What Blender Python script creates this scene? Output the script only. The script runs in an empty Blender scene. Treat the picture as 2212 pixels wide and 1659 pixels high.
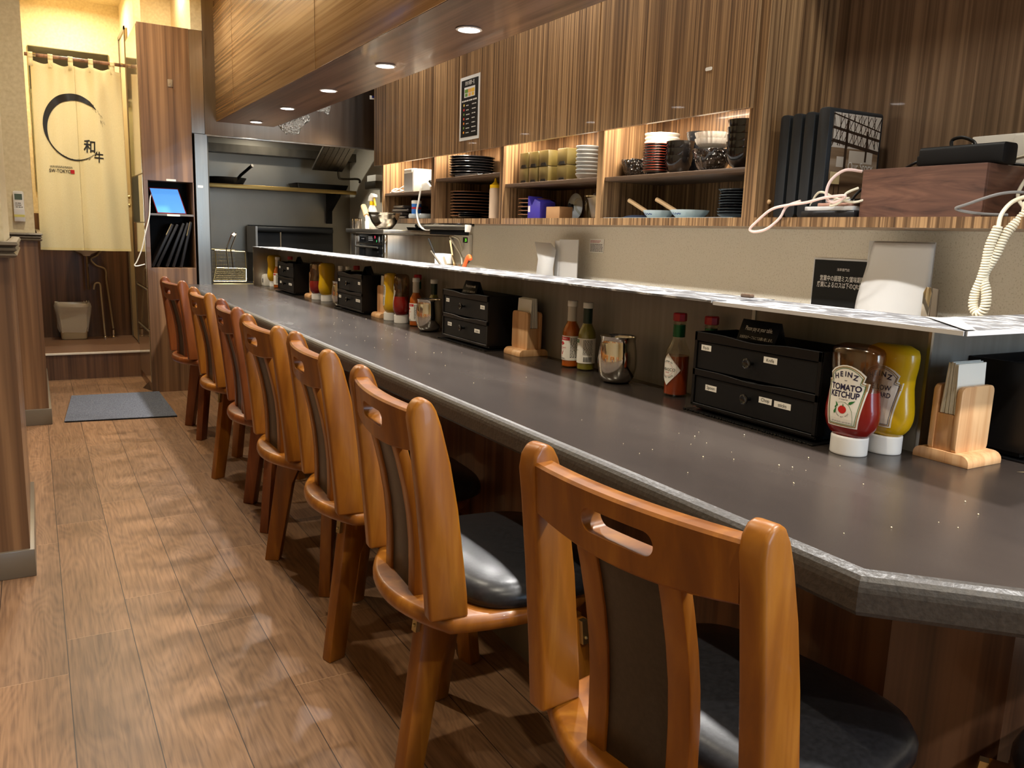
import bpy, bmesh, math, random
from mathutils import Vector, Matrix
R = math.radians
PI = math.pi
SC = bpy.context.scene
COL = SC.collection
random.seed(7)

# ---------------------------------------------------------------- camera
cam = bpy.data.cameras.new('camera')
cam.sensor_width = 36.0
cam.lens = 1772.0 / 2212.0 * 36.0
cam.clip_start = 0.02
cam_ob = bpy.data.objects.new('camera', cam)
COL.objects.link(cam_ob)
def _cam(yaw, pitch, roll):
    f = Vector((math.sin(yaw)*math.cos(pitch), math.cos(yaw)*math.cos(pitch), math.sin(pitch)))
    r = Vector((math.cos(yaw), -math.sin(yaw), 0))
    u = r.cross(f)
    c, s = math.cos(roll), math.sin(roll)
    r2, u2 = r*c + u*s, u*c - r*s
    m = Matrix.Identity(4)
    for i in range(3):
        m[i][0], m[i][1], m[i][2] = r2[i], u2[i], -f[i]
    m[2][3] = 1.05
    return m
cam_ob.matrix_world = _cam(0.52843, -0.17836, 0.033624)
SC.camera = cam_ob

# ---------------------------------------------------------------- world, exposure, room lamps
w = bpy.data.worlds.new('world'); SC.world = w; w.use_nodes = True
w.node_tree.nodes['Background'].inputs[0].default_value = (1.0, 0.90, 0.76, 1)
w.node_tree.nodes['Background'].inputs[1].default_value = 0.10
SC.view_settings.view_transform = 'Standard'
SC.view_settings.look = 'None'
SC.view_settings.gamma = 1.0
SC.view_settings.use_curve_mapping = False
SC.view_settings.exposure = 0.0

WARM = (1.0, 0.90, 0.72)
SOFT = (1.0, 0.97, 0.93)
def area(name, loc, size, energy, color, rot=(0, 0, 0), spread=180, sy=None, shape='DISK'):
    l = bpy.data.lights.new(name, 'AREA'); l.shape = shape; l.size = size
    if sy: l.size_y = sy
    l.energy = energy; l.color = color; l.spread = R(spread)
    o = bpy.data.objects.new(name, l); COL.objects.link(o); o.location = loc; o.rotation_euler = rot
    return o
CEIL = 2.62
SOFZ = 1.69
SOFFIT_LIGHTS = [(1.234, 2.457 + 0.7185*k) for k in range(-4, 5)]
for i, (x, y) in enumerate(SOFFIT_LIGHTS):
    area('soffit_lamp', (x, y, SOFZ-0.012), 0.055, 12.5, SOFT, spread=140)
AISLE_LIGHTS = [(0.30, -0.75), (0.30, 0.75), (0.30, 2.25), (0.30, 3.75), (0.30, 5.15)]
for x, y in AISLE_LIGHTS:
    area('aisle_lamp', (x, y, CEIL-0.02), 0.06, 20 if y > 5 else 13, (1, .94, .80) if y > 5 else WARM, spread=150)
area('door_daylight', (1.75, -2.50, 1.30), 0.9, 42, (.55, .76, 1.0), rot=(R(90), 0, 0), sy=1.9, shape='RECTANGLE')
area('alcove_lamp', (0.33, 6.62, 2.60), 0.10, 16, (1.0, 0.84, 0.58), spread=170)
area('recess_lamp', (0.80, 5.85, 2.60), 0.08, 5, (1.0, 0.84, 0.58), spread=170)
for y, e in ((.35, 9), (1.65, 9), (3.0, 12), (4.5, 13)): area('kitchen_lamp', (1.72, y, CEIL-.02), 0.10, e, (1.0, .97, .88), spread=160)
area('hood_fill', (1.65, 6.1, 1.80), 0.10, 6, (1.0, 0.94, 0.80), spread=170)  # added fill light inside the hood, not a fitted lamp; lifts the far wall

# ---------------------------------------------------------------- helpers
class MB:
    """collects shapes; build() links them as one mesh object"""
    def __init__(s): s.v = []; s.f = []
    def add(s, vs, fs):
        n = len(s.v); s.v += [tuple(v) for v in vs]; s.f += [tuple(i+n for i in f) for f in fs]; return s
    def box(s, x0, y0, z0, x1, y1, z1):
        x0, x1 = min(x0, x1), max(x0, x1); y0, y1 = min(y0, y1), max(y0, y1); z0, z1 = min(z0, z1), max(z0, z1)
        return s.add([(x0,y0,z0),(x1,y0,z0),(x1,y1,z0),(x0,y1,z0),(x0,y0,z1),(x1,y0,z1),(x1,y1,z1),(x0,y1,z1)],
                     [(0,3,2,1),(4,5,6,7),(0,1,5,4),(1,2,6,5),(2,3,7,6),(3,0,4,7)])
    def loft(s, rings, cap0=True, cap1=True, closed=True):
        n = len(rings[0]); vs = [p for r in rings for p in r]; fs = []
        for k in range(len(rings)-1):
            for i in range(n if closed else n-1):
                j = (i+1) % n
                fs.append((k*n+i, k*n+j, (k+1)*n+j, (k+1)*n+i))
        if cap0: fs.append(tuple(range(n-1, -1, -1)))
        if cap1: fs.append(tuple((len(rings)-1)*n+i for i in range(n)))
        return s.add(vs, fs)
    def lathe(s, prof, n=24, c=(0, 0, 0), cap0=True, cap1=True, sx=1, sy=1):
        return s.loft([[(c[0]+r*sx*math.cos(2*PI*i/n), c[1]+r*sy*math.sin(2*PI*i/n), c[2]+z) for i in range(n)] for r, z in prof], cap0, cap1)
    def cyl(s, p0, p1, r0, r1=None, n=16):
        return s.tube([p0, p1], r0, n, r1=r1)
    def tube(s, path, r, n=8, r1=None, closed=False):
        P = [Vector(p) for p in path]; m = len(P); rings = []; prev = None
        for k in range(m):
            if closed: t = P[(k+1) % m] - P[k-1]
            else: t = P[min(k+1, m-1)] - P[max(k-1, 0)]
            if t.length < 1e-9: t = Vector((0, 0, 1))
            t.normalize()
            if prev is None:
                a = Vector((0, 0, 1)) if abs(t.z) < .9 else Vector((1, 0, 0))
                u = t.cross(a).normalized()
            else:
                u = (prev - t*prev.dot(t)).normalized()
            prev = u; v = t.cross(u)
            rr = r if r1 is None else r + (r1-r)*k/(m-1)
            rings.append([tuple(P[k] + u*rr*math.cos(2*PI*i/n) + v*rr*math.sin(2*PI*i/n)) for i in range(n)])
        if closed:
            rings.append(rings[0]); return s.loft(rings, False, False)
        return s.loft(rings)
    def prism(s, poly, lo, hi, fn):
        """extrude a 2-D polygon; fn(a, b, t) -> point"""
        n = len(poly)
        vs = [fn(a, b, lo) for a, b in poly] + [fn(a, b, hi) for a, b in poly]
        fs = [tuple(range(n-1, -1, -1)), tuple(range(n, 2*n))] + [(i, (i+1) % n, n+(i+1) % n, n+i) for i in range(n)]
        return s.add(vs, fs)
    def sph(s, c, r, n=12, m=8, sz=1.0):
        return s.lathe([(max(r*math.sin(PI*k/m), 1e-4), -r*sz*math.cos(PI*k/m)) for k in range(m+1)], n, c)
    def ext(s, o): return s.add(o.v, o.f)
    def xf(s, M): s.v = [tuple(M @ Vector(v)) for v in s.v]; return s
    def map(s, fn): s.v = [tuple(fn(*v)) for v in s.v]; return s
    def build(s, name, mat, parent=None, sharp=35, bevel=0, seg=2, sub=0, solid=0, norm=True, link_obj=False):
        me = bpy.data.meshes.new(name)
        bm = bmesh.new()
        vs = [bm.verts.new(v) for v in s.v]
        for f in s.f:
            q = []
            for i in f:
                if vs[i] not in q: q.append(vs[i])
            if len(q) > 2:
                try: bm.faces.new(q)
                except ValueError: pass
        if norm: bmesh.ops.recalc_face_normals(bm, faces=bm.faces[:])
        if bevel:
            es = [e for e in bm.edges if len(e.link_faces) == 2 and e.calc_face_angle(0) > R(28)]
            bmesh.ops.bevel(bm, geom=es, offset=bevel, segments=seg, profile=.5, affect='EDGES', clamp_overlap=True)
        bm.to_mesh(me); bm.free()
        me.shade_smooth(); me.set_sharp_from_angle(angle=R(sharp))
        o = bpy.data.objects.new(name, me); COL.objects.link(o)
        if mat:
            me.materials.append(mat)
            if link_obj:
                o.material_slots[0].link = 'OBJECT'; o.material_slots[0].material = mat
        if parent: o.parent = parent
        if solid:
            md = o.modifiers.new('solid', 'SOLIDIFY'); md.thickness = solid; md.offset = 0
        if sub:
            md = o.modifiers.new('sub', 'SUBSURF'); md.levels = sub; md.render_levels = sub
        return o

def tag(o, label, cat, group=None):
    o['label'] = label; o['category'] = cat
    if group: o['group'] = group
    return o
def thing(name, label, cat, loc=(0, 0, 0), rz=0, group=None):
    o = bpy.data.objects.new(name, None); COL.objects.link(o)
    o.location = loc; o.rotation_euler = (0, 0, rz); o.empty_display_size = .05
    return tag(o, label, cat, group)
def struct(o): o['kind'] = 'structure'; return o
def dup(o, loc=None, rz=None, label=None, parent=None):
    c = o.copy(); COL.objects.link(c)
    if parent: c.parent = parent
    if loc is not None: c.location = loc
    if rz is not None: c.rotation_euler = (o.rotation_euler[0], o.rotation_euler[1], rz)
    if label: c['label'] = label
    for ch in list(o.children): dup(ch, parent=c)
    return c
def lerp(a, b, t): return a + (b-a)*t
def rrect(w, h, r, n=5, cx=0, cy=0):
    pts = []
    for sx, sy, a0 in ((1, 1, 0), (-1, 1, 90), (-1, -1, 180), (1, -1, 270)):
        for k in range(n+1):
            a = R(a0 + 90*k/n)
            pts.append((cx+sx*(w/2-r)+r*math.cos(a), cy+sy*(h/2-r)+r*math.sin(a)))
    return pts
def bez(pts, n=24):
    """Catmull-Rom through the points"""
    P = [Vector(p) for p in pts]; out = []
    for i in range(len(P)-1):
        a, b, c, d = P[max(i-1, 0)], P[i], P[i+1], P[min(i+2, len(P)-1)]
        for k in range(n):
            t = k/n
            out.append(0.5*((2*b)+(c-a)*t+(2*a-5*b+4*c-d)*t*t+(3*b-a-3*c+d)*t**3))
    out.append(P[-1]); return [tuple(p) for p in out]
_tc = {}
def text(s, size, align='CENTER', sx=1.0, bold=0.0):
    """flat lettering as (verts2d, faces), centred on its own height"""
    k = (s, bold)
    if k not in _tc:
        cu = bpy.data.curves.new('t', 'FONT'); cu.body = s; cu.size = 1; cu.resolution_u = 3; cu.offset = bold
        ob = bpy.data.objects.new('t', cu); COL.objects.link(ob)
        me = ob.to_mesh()
        _tc[k] = ([(v.co.x, v.co.y) for v in me.vertices], [tuple(p.vertices) for p in me.polygons])
        ob.to_mesh_clear(); bpy.data.objects.remove(ob); bpy.data.curves.remove(cu)
    vs, fs = _tc[k]
    if not vs: return [], []
    xs = [v[0] for v in vs]; ys = [v[1] for v in vs]
    ox = (min(xs)+max(xs))/2 if align == 'CENTER' else min(xs)
    oy = (min(ys)+max(ys))/2
    return [((x-ox)*size*sx, (y-oy)*size) for x, y in vs], fs
def put_text(mb, s, size, fn, cx=0, cy=0, align='CENTER', sx=1.0, rot=0, bold=0.0):
    vs, fs = text(s, size, align, sx, bold); c, q = math.cos(rot), math.sin(rot)
    mb.add([fn(cx+x*c-y*q, cy+x*q+y*c) for x, y in vs], fs)
def plane_fn(o, u, v, off=0.0):
    o, u, v = Vector(o), Vector(u).normalized(), Vector(v).normalized(); n = u.cross(v)*off
    return lambda a, b: tuple(o + u*a + v*b + n)
def patch(mb, fn, poly): mb.add([fn(a, b) for a, b in poly], [tuple(range(len(poly)))])
def rect(a0, b0, a1, b1): return [(a0, b0), (a1, b0), (a1, b1), (a0, b1)]

# ---------------------------------------------------------------- materials
def srgb(r, g, b):
    f = lambda c: ((c/255+.055)/1.055)**2.4 if c > 10 else c/255/12.92
    return (f(r), f(g), f(b), 1)
def M(name, col, rough=.5, metal=0, coat=0, spec=.5, trans=0, ior=1.45, emit=None, es=0, alpha=1, aniso=0, sheen=0):
    m = bpy.data.materials.new(name); m.use_nodes = True
    b = m.node_tree.nodes['Principled BSDF']
    b.inputs['Base Color'].default_value = col if len(col) == 4 else (*col, 1)
    b.inputs['Roughness'].default_value = rough; b.inputs['Metallic'].default_value = metal
    b.inputs['Coat Weight'].default_value = coat; b.inputs['Specular IOR Level'].default_value = spec
    b.inputs['Transmission Weight'].default_value = trans; b.inputs['IOR'].default_value = ior
    if aniso: b.inputs['Anisotropic'].default_value = aniso
    if sheen: b.inputs['Sheen Weight'].default_value = sheen
    if emit: b.inputs['Emission Color'].default_value = emit; b.inputs['Emission Strength'].default_value = es
    return m
def N(m, kind, **kw):
    n = m.node_tree.nodes.new('ShaderNode'+kind)
    for k, v in kw.items():
        if k in n.inputs: n.inputs[k].default_value = v
        else: setattr(n, k, v)
    return n
def L(m, a, ao, b, bi): m.node_tree.links.new(a.outputs[ao], b.inputs[bi])
def coords(m, scale, rot=(0, 0, 0), loc=(0, 0, 0)):
    t = N(m, 'TexCoord'); mp = N(m, 'Mapping')
    mp.inputs['Scale'].default_value = scale; mp.inputs['Rotation'].default_value = rot; mp.inputs['Location'].default_value = loc
    L(m, t, 'Object', mp, 'Vector'); return mp
def ramp(m, stops):
    r = N(m, 'ValToRGB'); e = r.color_ramp.elements
    while len(e) < len(stops): e.new(.5)
    for i, (p, c) in enumerate(stops): e[i].position = p; e[i].color = c if len(c) == 4 else (*c, 1)
    return r
def bump(m, src, out, strength, dist=.002):
    b = N(m, 'Bump'); b.inputs['Strength'].default_value = strength; b.inputs['Distance'].default_value = dist
    L(m, src, out, b, 'Height'); L(m, b, 'Normal', m.node_tree.nodes['Principled BSDF'], 'Normal')
def noise_col(m, scale, stops, rough=None, detail=4, nscale=1.0, dist=0.0, bmp=0, rot=(0, 0, 0)):
    mp = coords(m, scale, rot); n = N(m, 'TexNoise'); n.inputs['Scale'].default_value = nscale
    n.inputs['Detail'].default_value = detail; n.inputs['Distortion'].default_value = dist
    L(m, mp, 'Vector', n, 'Vector'); r = ramp(m, stops); L(m, n, 'Fac', r, 'Fac')
    L(m, r, 'Color', m.node_tree.nodes['Principled BSDF'], 'Base Color')
    if rough:
        q = N(m, 'MapRange'); q.inputs['To Min'].default_value = rough[0]; q.inputs['To Max'].default_value = rough[1]
        L(m, n, 'Fac', q, 'Value'); L(m, q, 'Result', m.node_tree.nodes['Principled BSDF'], 'Roughness')
    if bmp: bump(m, n, 'Fac', bmp)
    return m
def zebra(name, scale, dark, mid, light, rough=.32, coat=.15, dist=.0, rot=(0, 0, 0)):
    m = M(name, mid, rough, coat=coat)
    mp = coords(m, scale, rot)
    a = N(m, 'TexNoise'); a.inputs['Scale'].default_value = 1; a.inputs['Detail'].default_value = 3; a.inputs['Roughness'].default_value = .65; a.inputs['Distortion'].default_value = dist
    L(m, mp, 'Vector', a, 'Vector')
    mp2 = coords(m, tuple(s*.22 for s in scale), rot)
    b = N(m, 'TexNoise'); b.inputs['Scale'].default_value = 1; b.inputs['Detail'].default_value = 2
    L(m, mp2, 'Vector', b, 'Vector')
    mx = N(m, 'Math', operation='MULTIPLY_ADD'); mx.inputs[1].default_value = .35; 
    L(m, b, 'Fac', mx, 0); 
    sub = N(m, 'Math', operation='MULTIPLY'); sub.inputs[1].default_value = .75; L(m, a, 'Fac', sub, 0); L(m, sub, 'Value', mx, 2)
    r = ramp(m, [(.38, dark), (.50, mid), (.56, tuple(lerp(mid[i], light[i], .35) for i in range(4))), (.64, light)])
    L(m, mx, 'Value', r, 'Fac'); L(m, r, 'Color', m.node_tree.nodes['Principled BSDF'], 'Base Color')
    return m
ZD, ZM, ZL = srgb(64, 46, 32), srgb(102, 76, 52), srgb(164, 130, 92)
z_vert = zebra('zebra_wood_upright', (92, 92, .6), ZD, ZM, ZL)
z_vert_dark = zebra('zebra_wood_dark_upright', (26, 26, .5), srgb(52, 36, 27), srgb(84, 58, 43), srgb(110, 78, 55), rough=.30)
z_niche = zebra('zebra_wood_niche', (60, 60, .5), srgb(68, 52, 40), srgb(94, 74, 57), srgb(126, 102, 80), rough=.3)
z_left = zebra('zebra_wood_wide', (24, 24, .45), srgb(70, 49, 35), srgb(108, 78, 54), srgb(142, 106, 74), rough=.35)
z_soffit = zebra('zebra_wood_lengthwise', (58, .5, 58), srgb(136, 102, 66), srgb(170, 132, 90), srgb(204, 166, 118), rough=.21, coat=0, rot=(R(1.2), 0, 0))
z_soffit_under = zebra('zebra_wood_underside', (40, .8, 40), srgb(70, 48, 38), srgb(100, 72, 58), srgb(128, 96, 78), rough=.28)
z_base = zebra('zebra_wood_counter_base', (30, 30, .5), srgb(48, 31, 22), srgb(76, 50, 35), srgb(104, 72, 50), rough=.35)
walnut = zebra('walnut_box_wood', (3, 3, 22), srgb(62, 41, 34), srgb(92, 62, 50), srgb(112, 78, 62), rough=.45, dist=1.6)
cream = noise_col(M('cream_wall_paper', srgb(226, 210, 170), .65), (60, 60, 60), [(.3, srgb(216, 198, 156)), (.7, srgb(232, 216, 178))], bmp=.08)
cream_trim = M('cream_painted_trim', srgb(196, 178, 140), .35)
trim_dark = M('grey_brown_trim', srgb(104, 92, 76), .32, coat=.2)
white_edge = M('pale_edge_strip', srgb(222, 212, 196), .35)
def stone():
    m = M('speckled_stone', srgb(206, 192, 164), .42)
    mp = coords(m, (1, 1, 1)); v = N(m, 'TexNoise'); v.inputs['Scale'].default_value = 210; v.inputs['Detail'].default_value = 2
    L(m, mp, 'Vector', v, 'Vector')
    r = ramp(m, [(.30, srgb(198, 189, 168)), (.42, srgb(220, 212, 194)), (.62, srgb(224, 217, 200)), (.75, srgb(212, 203, 184))])
    L(m, v, 'Fac', r, 'Fac'); L(m, r, 'Color', m.node_tree.nodes['Principled BSDF'], 'Base Color'); return m
stone_m = stone()
def steel(name, col, rough, scale=(3, 60, 60), var=.12, aniso=.3):
    m = M(name, col, rough, 1.0, aniso=aniso)
    return noise_col(m, scale, [(.3, tuple(c*.86 for c in col[:3])+(1,)), (.7, tuple(min(1, c*1.06) for c in col[:3])+(1,))], rough=(rough-var/2, rough+var/2))
steel_v = steel('brushed_steel', srgb(176, 168, 156), .30, (50, 50, 2))
steel_part = noise_col(M('partition_steel', srgb(138, 132, 122), .42, .3), (50, 50, 2), [(.3, srgb(130, 125, 116)), (.7, srgb(146, 140, 130))])
steel_far = steel('kitchen_wall_steel', srgb(150, 143, 130), .38, (3, 3, 2.2), .2)
steel_hood = steel('hood_steel', srgb(150, 134, 118), .30, (40, 40, 1.5))
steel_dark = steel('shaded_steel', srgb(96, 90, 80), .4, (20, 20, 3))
chrome = M('polished_steel', srgb(222, 216, 205), .07, 1)
brass = M('bracket_metal', srgb(186, 170, 128), .35, 1)
ledge_m = noise_col(M('worn_ledge_metal', srgb(150, 150, 152), .45, .3), (16, 8, 16), [(.40, srgb(88, 88, 90)), (.52, srgb(116, 116, 118)), (.60, srgb(186, 186, 186))], rough=(.3, .55), detail=11, dist=2.2)
black_pl = M('black_plastic', srgb(13, 12, 12), .38, spec=.35)
black_mat = M('black_matt', srgb(15, 14, 14), .55, spec=.3)
black_gl = M('black_gloss', srgb(14, 14, 15), .12, coat=.5)
black_lt = noise_col(M('black_leatherette', srgb(28, 28, 30), .33), (140, 140, 140), [(.3, srgb(22, 22, 24)), (.7, srgb(32, 32, 35))], bmp=.1)
back_lt = noise_col(M('dark_brown_leatherette', srgb(46, 39, 36), .38), (140, 140, 140), [(.3, srgb(40, 34, 31)), (.7, srgb(52, 44, 40))], bmp=.1)
white_pl = M('white_plastic', srgb(228, 224, 214), .35)
white_gl = M('white_ceramic', srgb(232, 228, 220), .15, coat=.4)
white_pp = M('white_paper', srgb(212, 212, 210), .7)
label_w = M('label_white', srgb(236, 232, 222), .4)
ink = M('black_ink', srgb(20, 20, 22), .5)
ink_w = M('white_ink', srgb(226, 224, 218), .5)
ink_navy = M('navy_ink', srgb(36, 30, 62), .5)
ink_red = M('red_ink', srgb(186, 34, 40), .5)
ink_green = M('green_ink', srgb(40, 112, 52), .5)
ink_gold = M('gold_ink', srgb(150, 120, 70), .5)
orange_pl = M('orange_plastic', srgb(226, 96, 34), .4)
yellow_pl = M('yellow_plastic', srgb(236, 190, 20), .35)
red_pl = M('red_plastic', srgb(168, 24, 34), .35)
blue_pl = M('blue_plastic', srgb(40, 110, 190), .4)
purple_pl = M('violet_plastic', srgb(66, 56, 160), .4)
glow = M('lamp_lens', (1, 1, 1), .4, emit=(1.0, .94, .9, 1), es=26)
glow_strip = M('led_strip', (1, 1, 1), .4, emit=(1.0, .9, .72, 1), es=9)
def chairwood(name, a, b, c):
    m = M(name, b, .36, coat=.12)
    mp = coords(m, (16, 16, 2.2)); n = N(m, 'TexNoise'); n.inputs['Scale'].default_value = 1.6; n.inputs['Detail'].default_value = 6; n.inputs['Distortion'].default_value = .6
    L(m, mp, 'Vector', n, 'Vector'); r = ramp(m, [(.3, a), (.52, b), (.72, c)]); L(m, n, 'Fac', r, 'Fac')
    L(m, r, 'Color', m.node_tree.nodes['Principled BSDF'], 'Base Color'); return m
wood_orange = chairwood('orange_stained_wood', srgb(112, 62, 14), srgb(136, 80, 18), srgb(160, 102, 30))
wood_red = chairwood('red_stained_wood', srgb(94, 46, 18), srgb(116, 60, 22), srgb(138, 76, 32))
bamboo = zebra('napkin_stand_wood', (60, 60, 2.0), srgb(190, 138, 92), srgb(208, 158, 110), srgb(222, 178, 130), rough=.4)
pale_wood = M('pale_handle_wood', srgb(222, 184, 134), .5)
def floor_mat():
    m = M('wood_plank_floor', srgb(140, 104, 74), .40)
    PW, PL = .1514, .925
    def mth(op, a, b=None, c=None):
        n = N(m, 'Math', operation=op)
        for i, q in enumerate((a, b, c)):
            if q is None: continue
            if isinstance(q, tuple): L(m, q[0], q[1], n, i)
            else: n.inputs[i].default_value = q
        return (n, 'Value')
    t = N(m, 'TexCoord'); sp = N(m, 'SeparateXYZ'); L(m, t, 'Object', sp, 'Vector')
    u = mth('DIVIDE', mth('SUBTRACT', (sp, 'X'), .0135), PW); idx = mth('FLOOR', u); fu = mth('SUBTRACT', u, idx)
    known = {11: .198, 12: .379, 13: .574, 14: .314, 15: .836}; rr = random.Random(9)
    st = []
    for k in range(30):
        ph = known.get(k, rr.random()*.925)/PL; st.append((k/30, (ph, ph, ph, 1)))
    rp = ramp(m, st); rp.color_ramp.interpolation = 'CONSTANT'
    q = mth('DIVIDE', mth('ADD', idx, 12.5), 30); L(m, q[0], q[1], rp, 'Fac')
    sc = N(m, 'SeparateColor'); L(m, rp, 'Color', sc, 'Color')
    # the colour ramp is read back as a linear number
    v = mth('ADD', mth('SUBTRACT', mth('DIVIDE', (sp, 'Y'), PL), (sc, 'Red')), 20); iv = mth('FLOOR', v); fv = mth('SUBTRACT', v, iv)
    cb = N(m, 'CombineXYZ'); L(m, idx[0], idx[1], cb, 'X'); L(m, iv[0], iv[1], cb, 'Y')
    wn = N(m, 'TexWhiteNoise', noise_dimensions='2D'); L(m, cb, 'Vector', wn, 'Vector')
    seam = mth('LESS_THAN', mth('MULTIPLY', fu, PW), .0021); joint = mth('LESS_THAN', mth('MULTIPLY', fv, PL), .0015)
    mp = N(m, 'Mapping'); mp.inputs['Scale'].default_value = (1, 1, 1); L(m, t, 'Object', mp, 'Vector')
    off = N(m, 'VectorMath', operation='MULTIPLY_ADD'); off.inputs[1].default_value = (7, 5, 3); L(m, wn, 'Color', off, 0); L(m, mp, 'Vector', off, 2)
    sc1 = N(m, 'VectorMath', operation='MULTIPLY'); sc1.inputs[1].default_value = (150, 7, 1); L(m, off, 'Vector', sc1, 0)
    n1 = N(m, 'TexNoise'); n1.inputs['Scale'].default_value = 1; n1.inputs['Detail'].default_value = 4; n1.inputs['Distortion'].default_value = .5; L(m, sc1, 'Vector', n1, 'Vector')
    sc2 = N(m, 'VectorMath', operation='MULTIPLY'); sc2.inputs[1].default_value = (9, 1.5, 1); L(m, off, 'Vector', sc2, 0)
    n2 = N(m, 'TexNoise'); n2.inputs['Scale'].default_value = 1; n2.inputs['Detail'].default_value = 1.5; L(m, sc2, 'Vector', n2, 'Vector')
    ring = mth('FRACT', mth('MULTIPLY', (n2, 'Fac'), 22))          # contour lines of a slow noise read as cathedral grain
    tri = mth('ABSOLUTE', mth('SUBTRACT', ring, .5))
    f = mth('ADD', mth('MULTIPLY', (n1, 'Fac'), .74), mth('MULTIPLY', tri, .26))
    r = ramp(m, [(.25, srgb(104, 76, 54)), (.45, srgb(130, 98, 70)), (.65, srgb(146, 112, 82))]); L(m, f[0], f[1], r, 'Fac')
    tone = ramp(m, [(0, (.82, .81, .82, 1)), (.5, (1, .98, .96, 1)), (1, (1.12, 1.07, 1.0, 1))]); L(m, wn, 'Value', tone, 'Fac')
    mul = N(m, 'Mix', data_type='RGBA', blend_type='MULTIPLY'); mul.inputs[0].default_value = 1; L(m, r, 'Color', mul, 6); L(m, tone, 'Color', mul, 7)
    j2 = N(m, 'Mix', data_type='RGBA'); L(m, joint[0], joint[1], j2, 0); L(m, mul, 2, j2, 6); j2.inputs[7].default_value = srgb(168, 134, 102)
    j3 = N(m, 'Mix', data_type='RGBA'); L(m, seam[0], seam[1], j3, 0); L(m, j2, 2, j3, 6); j3.inputs[7].default_value = srgb(48, 34, 26)
    L(m, j3, 2, m.node_tree.nodes['Principled BSDF'], 'Base Color')
    bump(m, f[0], f[1], .08, .001)
    return m
floor_m = floor_mat()
counter_m = noise_col(M('dark_brown_worktop', srgb(50, 44, 40), .26, spec=.5), (5, 2.2, 5), [(.25, srgb(46, 40, 37)), (.55, srgb(53, 46, 42)), (.8, srgb(60, 53, 48))], rough=(.22, .31), detail=4)
edge_m = noise_col(M('dark_worktop_edge', srgb(60, 56, 52), .38, spec=.5), (160, 160, 160), [(.3, srgb(52, 49, 46)), (.7, srgb(68, 63, 58))], bmp=.35)
mat_m = noise_col(M('grey_carpet_mat', srgb(84, 86, 94), .95), (220, 220, 220), [(.3, srgb(58, 60, 68)), (.55, srgb(88, 90, 98)), (.75, srgb(126, 128, 134))], bmp=.6)
cloth_m = noise_col(M('cream_noren_cloth', srgb(226, 212, 166), .75, sheen=.2), (400, 400, 400), [(.3, srgb(218, 204, 156)), (.7, srgb(234, 220, 176))])
def foil_mat():
    m = M('crumpled_foil', srgb(226, 224, 220), .16, 1)
    mp = coords(m, (1, 1, 1)); v = N(m, 'TexVoronoi'); v.inputs['Scale'].default_value = 75
    L(m, mp, 'Vector', v, 'Vector'); bump(m, v, 'Distance', 1.0, .02); return m
foil = foil_mat()
def clear(name, tint=(1, 1, 1), rough=.04, mix=.35, film=False):
    """thin clear plastic or glass: mostly see-through with a sheen"""
    m = bpy.data.materials.new(name); m.use_nodes = True; nt = m.node_tree; nt.nodes.clear()
    o = nt.nodes.new('ShaderNodeOutputMaterial'); t = nt.nodes.new('ShaderNodeBsdfTransparent'); g = nt.nodes.new('ShaderNodeBsdfPrincipled' if film else 'ShaderNodeBsdfGlossy'); x = nt.nodes.new('ShaderNodeMixShader')
    t.inputs[0].default_value = (*tint, 1); g.inputs[0].default_value = (*tint, 1); g.inputs['Roughness'].default_value = rough
    x.inputs[0].default_value = mix
    nt.links.new(t.outputs[0], x.inputs[1]); nt.links.new(g.outputs[0], x.inputs[2]); nt.links.new(x.outputs[0], o.inputs[0])
    return m
clear_pl = clear('clear_plastic', (.88, .84, .76), .10, .12)
clear_gl = clear('clear_glass', (.93, .92, .86), .04, .09)
bag_pl = clear('clear_bag_film', (.95, .93, .88), .12, .45, True)

# ================================================================ the room
struct(MB().box(-1.6, -2.6, -.06, 2.6, 7.4, 0).build('floor', floor_m))
struct(MB().box(-1.6, -2.6, CEIL, 2.6, 7.4, CEIL+.06).build('ceiling', cream))
struct(MB().box(-1.60, -2.6, 0, -1.52, 7.4, CEIL).build('wall_left', cream))
struct(MB().box(2.32, -2.6, 0, 2.6, 7.4, CEIL).build('wall_right', stone_m))
struct(MB().box(-1.6, -2.66, 0, 2.6, -2.6, CEIL).build('wall_front', cream))
struct(MB().box(.66, 6.76, 0, 2.34, 6.9, CEIL).build('wall_kitchen', steel_far))
# glazed street door behind the camera on the right: its daylight tints the near corner
dg = struct(MB().box(1.27, -2.596, .30, 2.23, -2.580, 2.28).build('window_1', M('door_daylight_glass', (.55, .75, 1), .3, emit=(.5, .72, 1, 1), es=1.2)))
for n_, b_ in (('door_stile', (1.20, -2.60, 0, 1.27, -2.56, 2.36)), ('door_stile', (2.23, -2.60, 0, 2.30, -2.56, 2.36)), ('door_rail', (1.27, -2.60, 2.28, 2.23, -2.56, 2.36)), ('door_rail', (1.27, -2.60, 0, 2.23, -2.56, .30))):
    MB().box(*b_).build(n_, trim_dark, dg)
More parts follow.
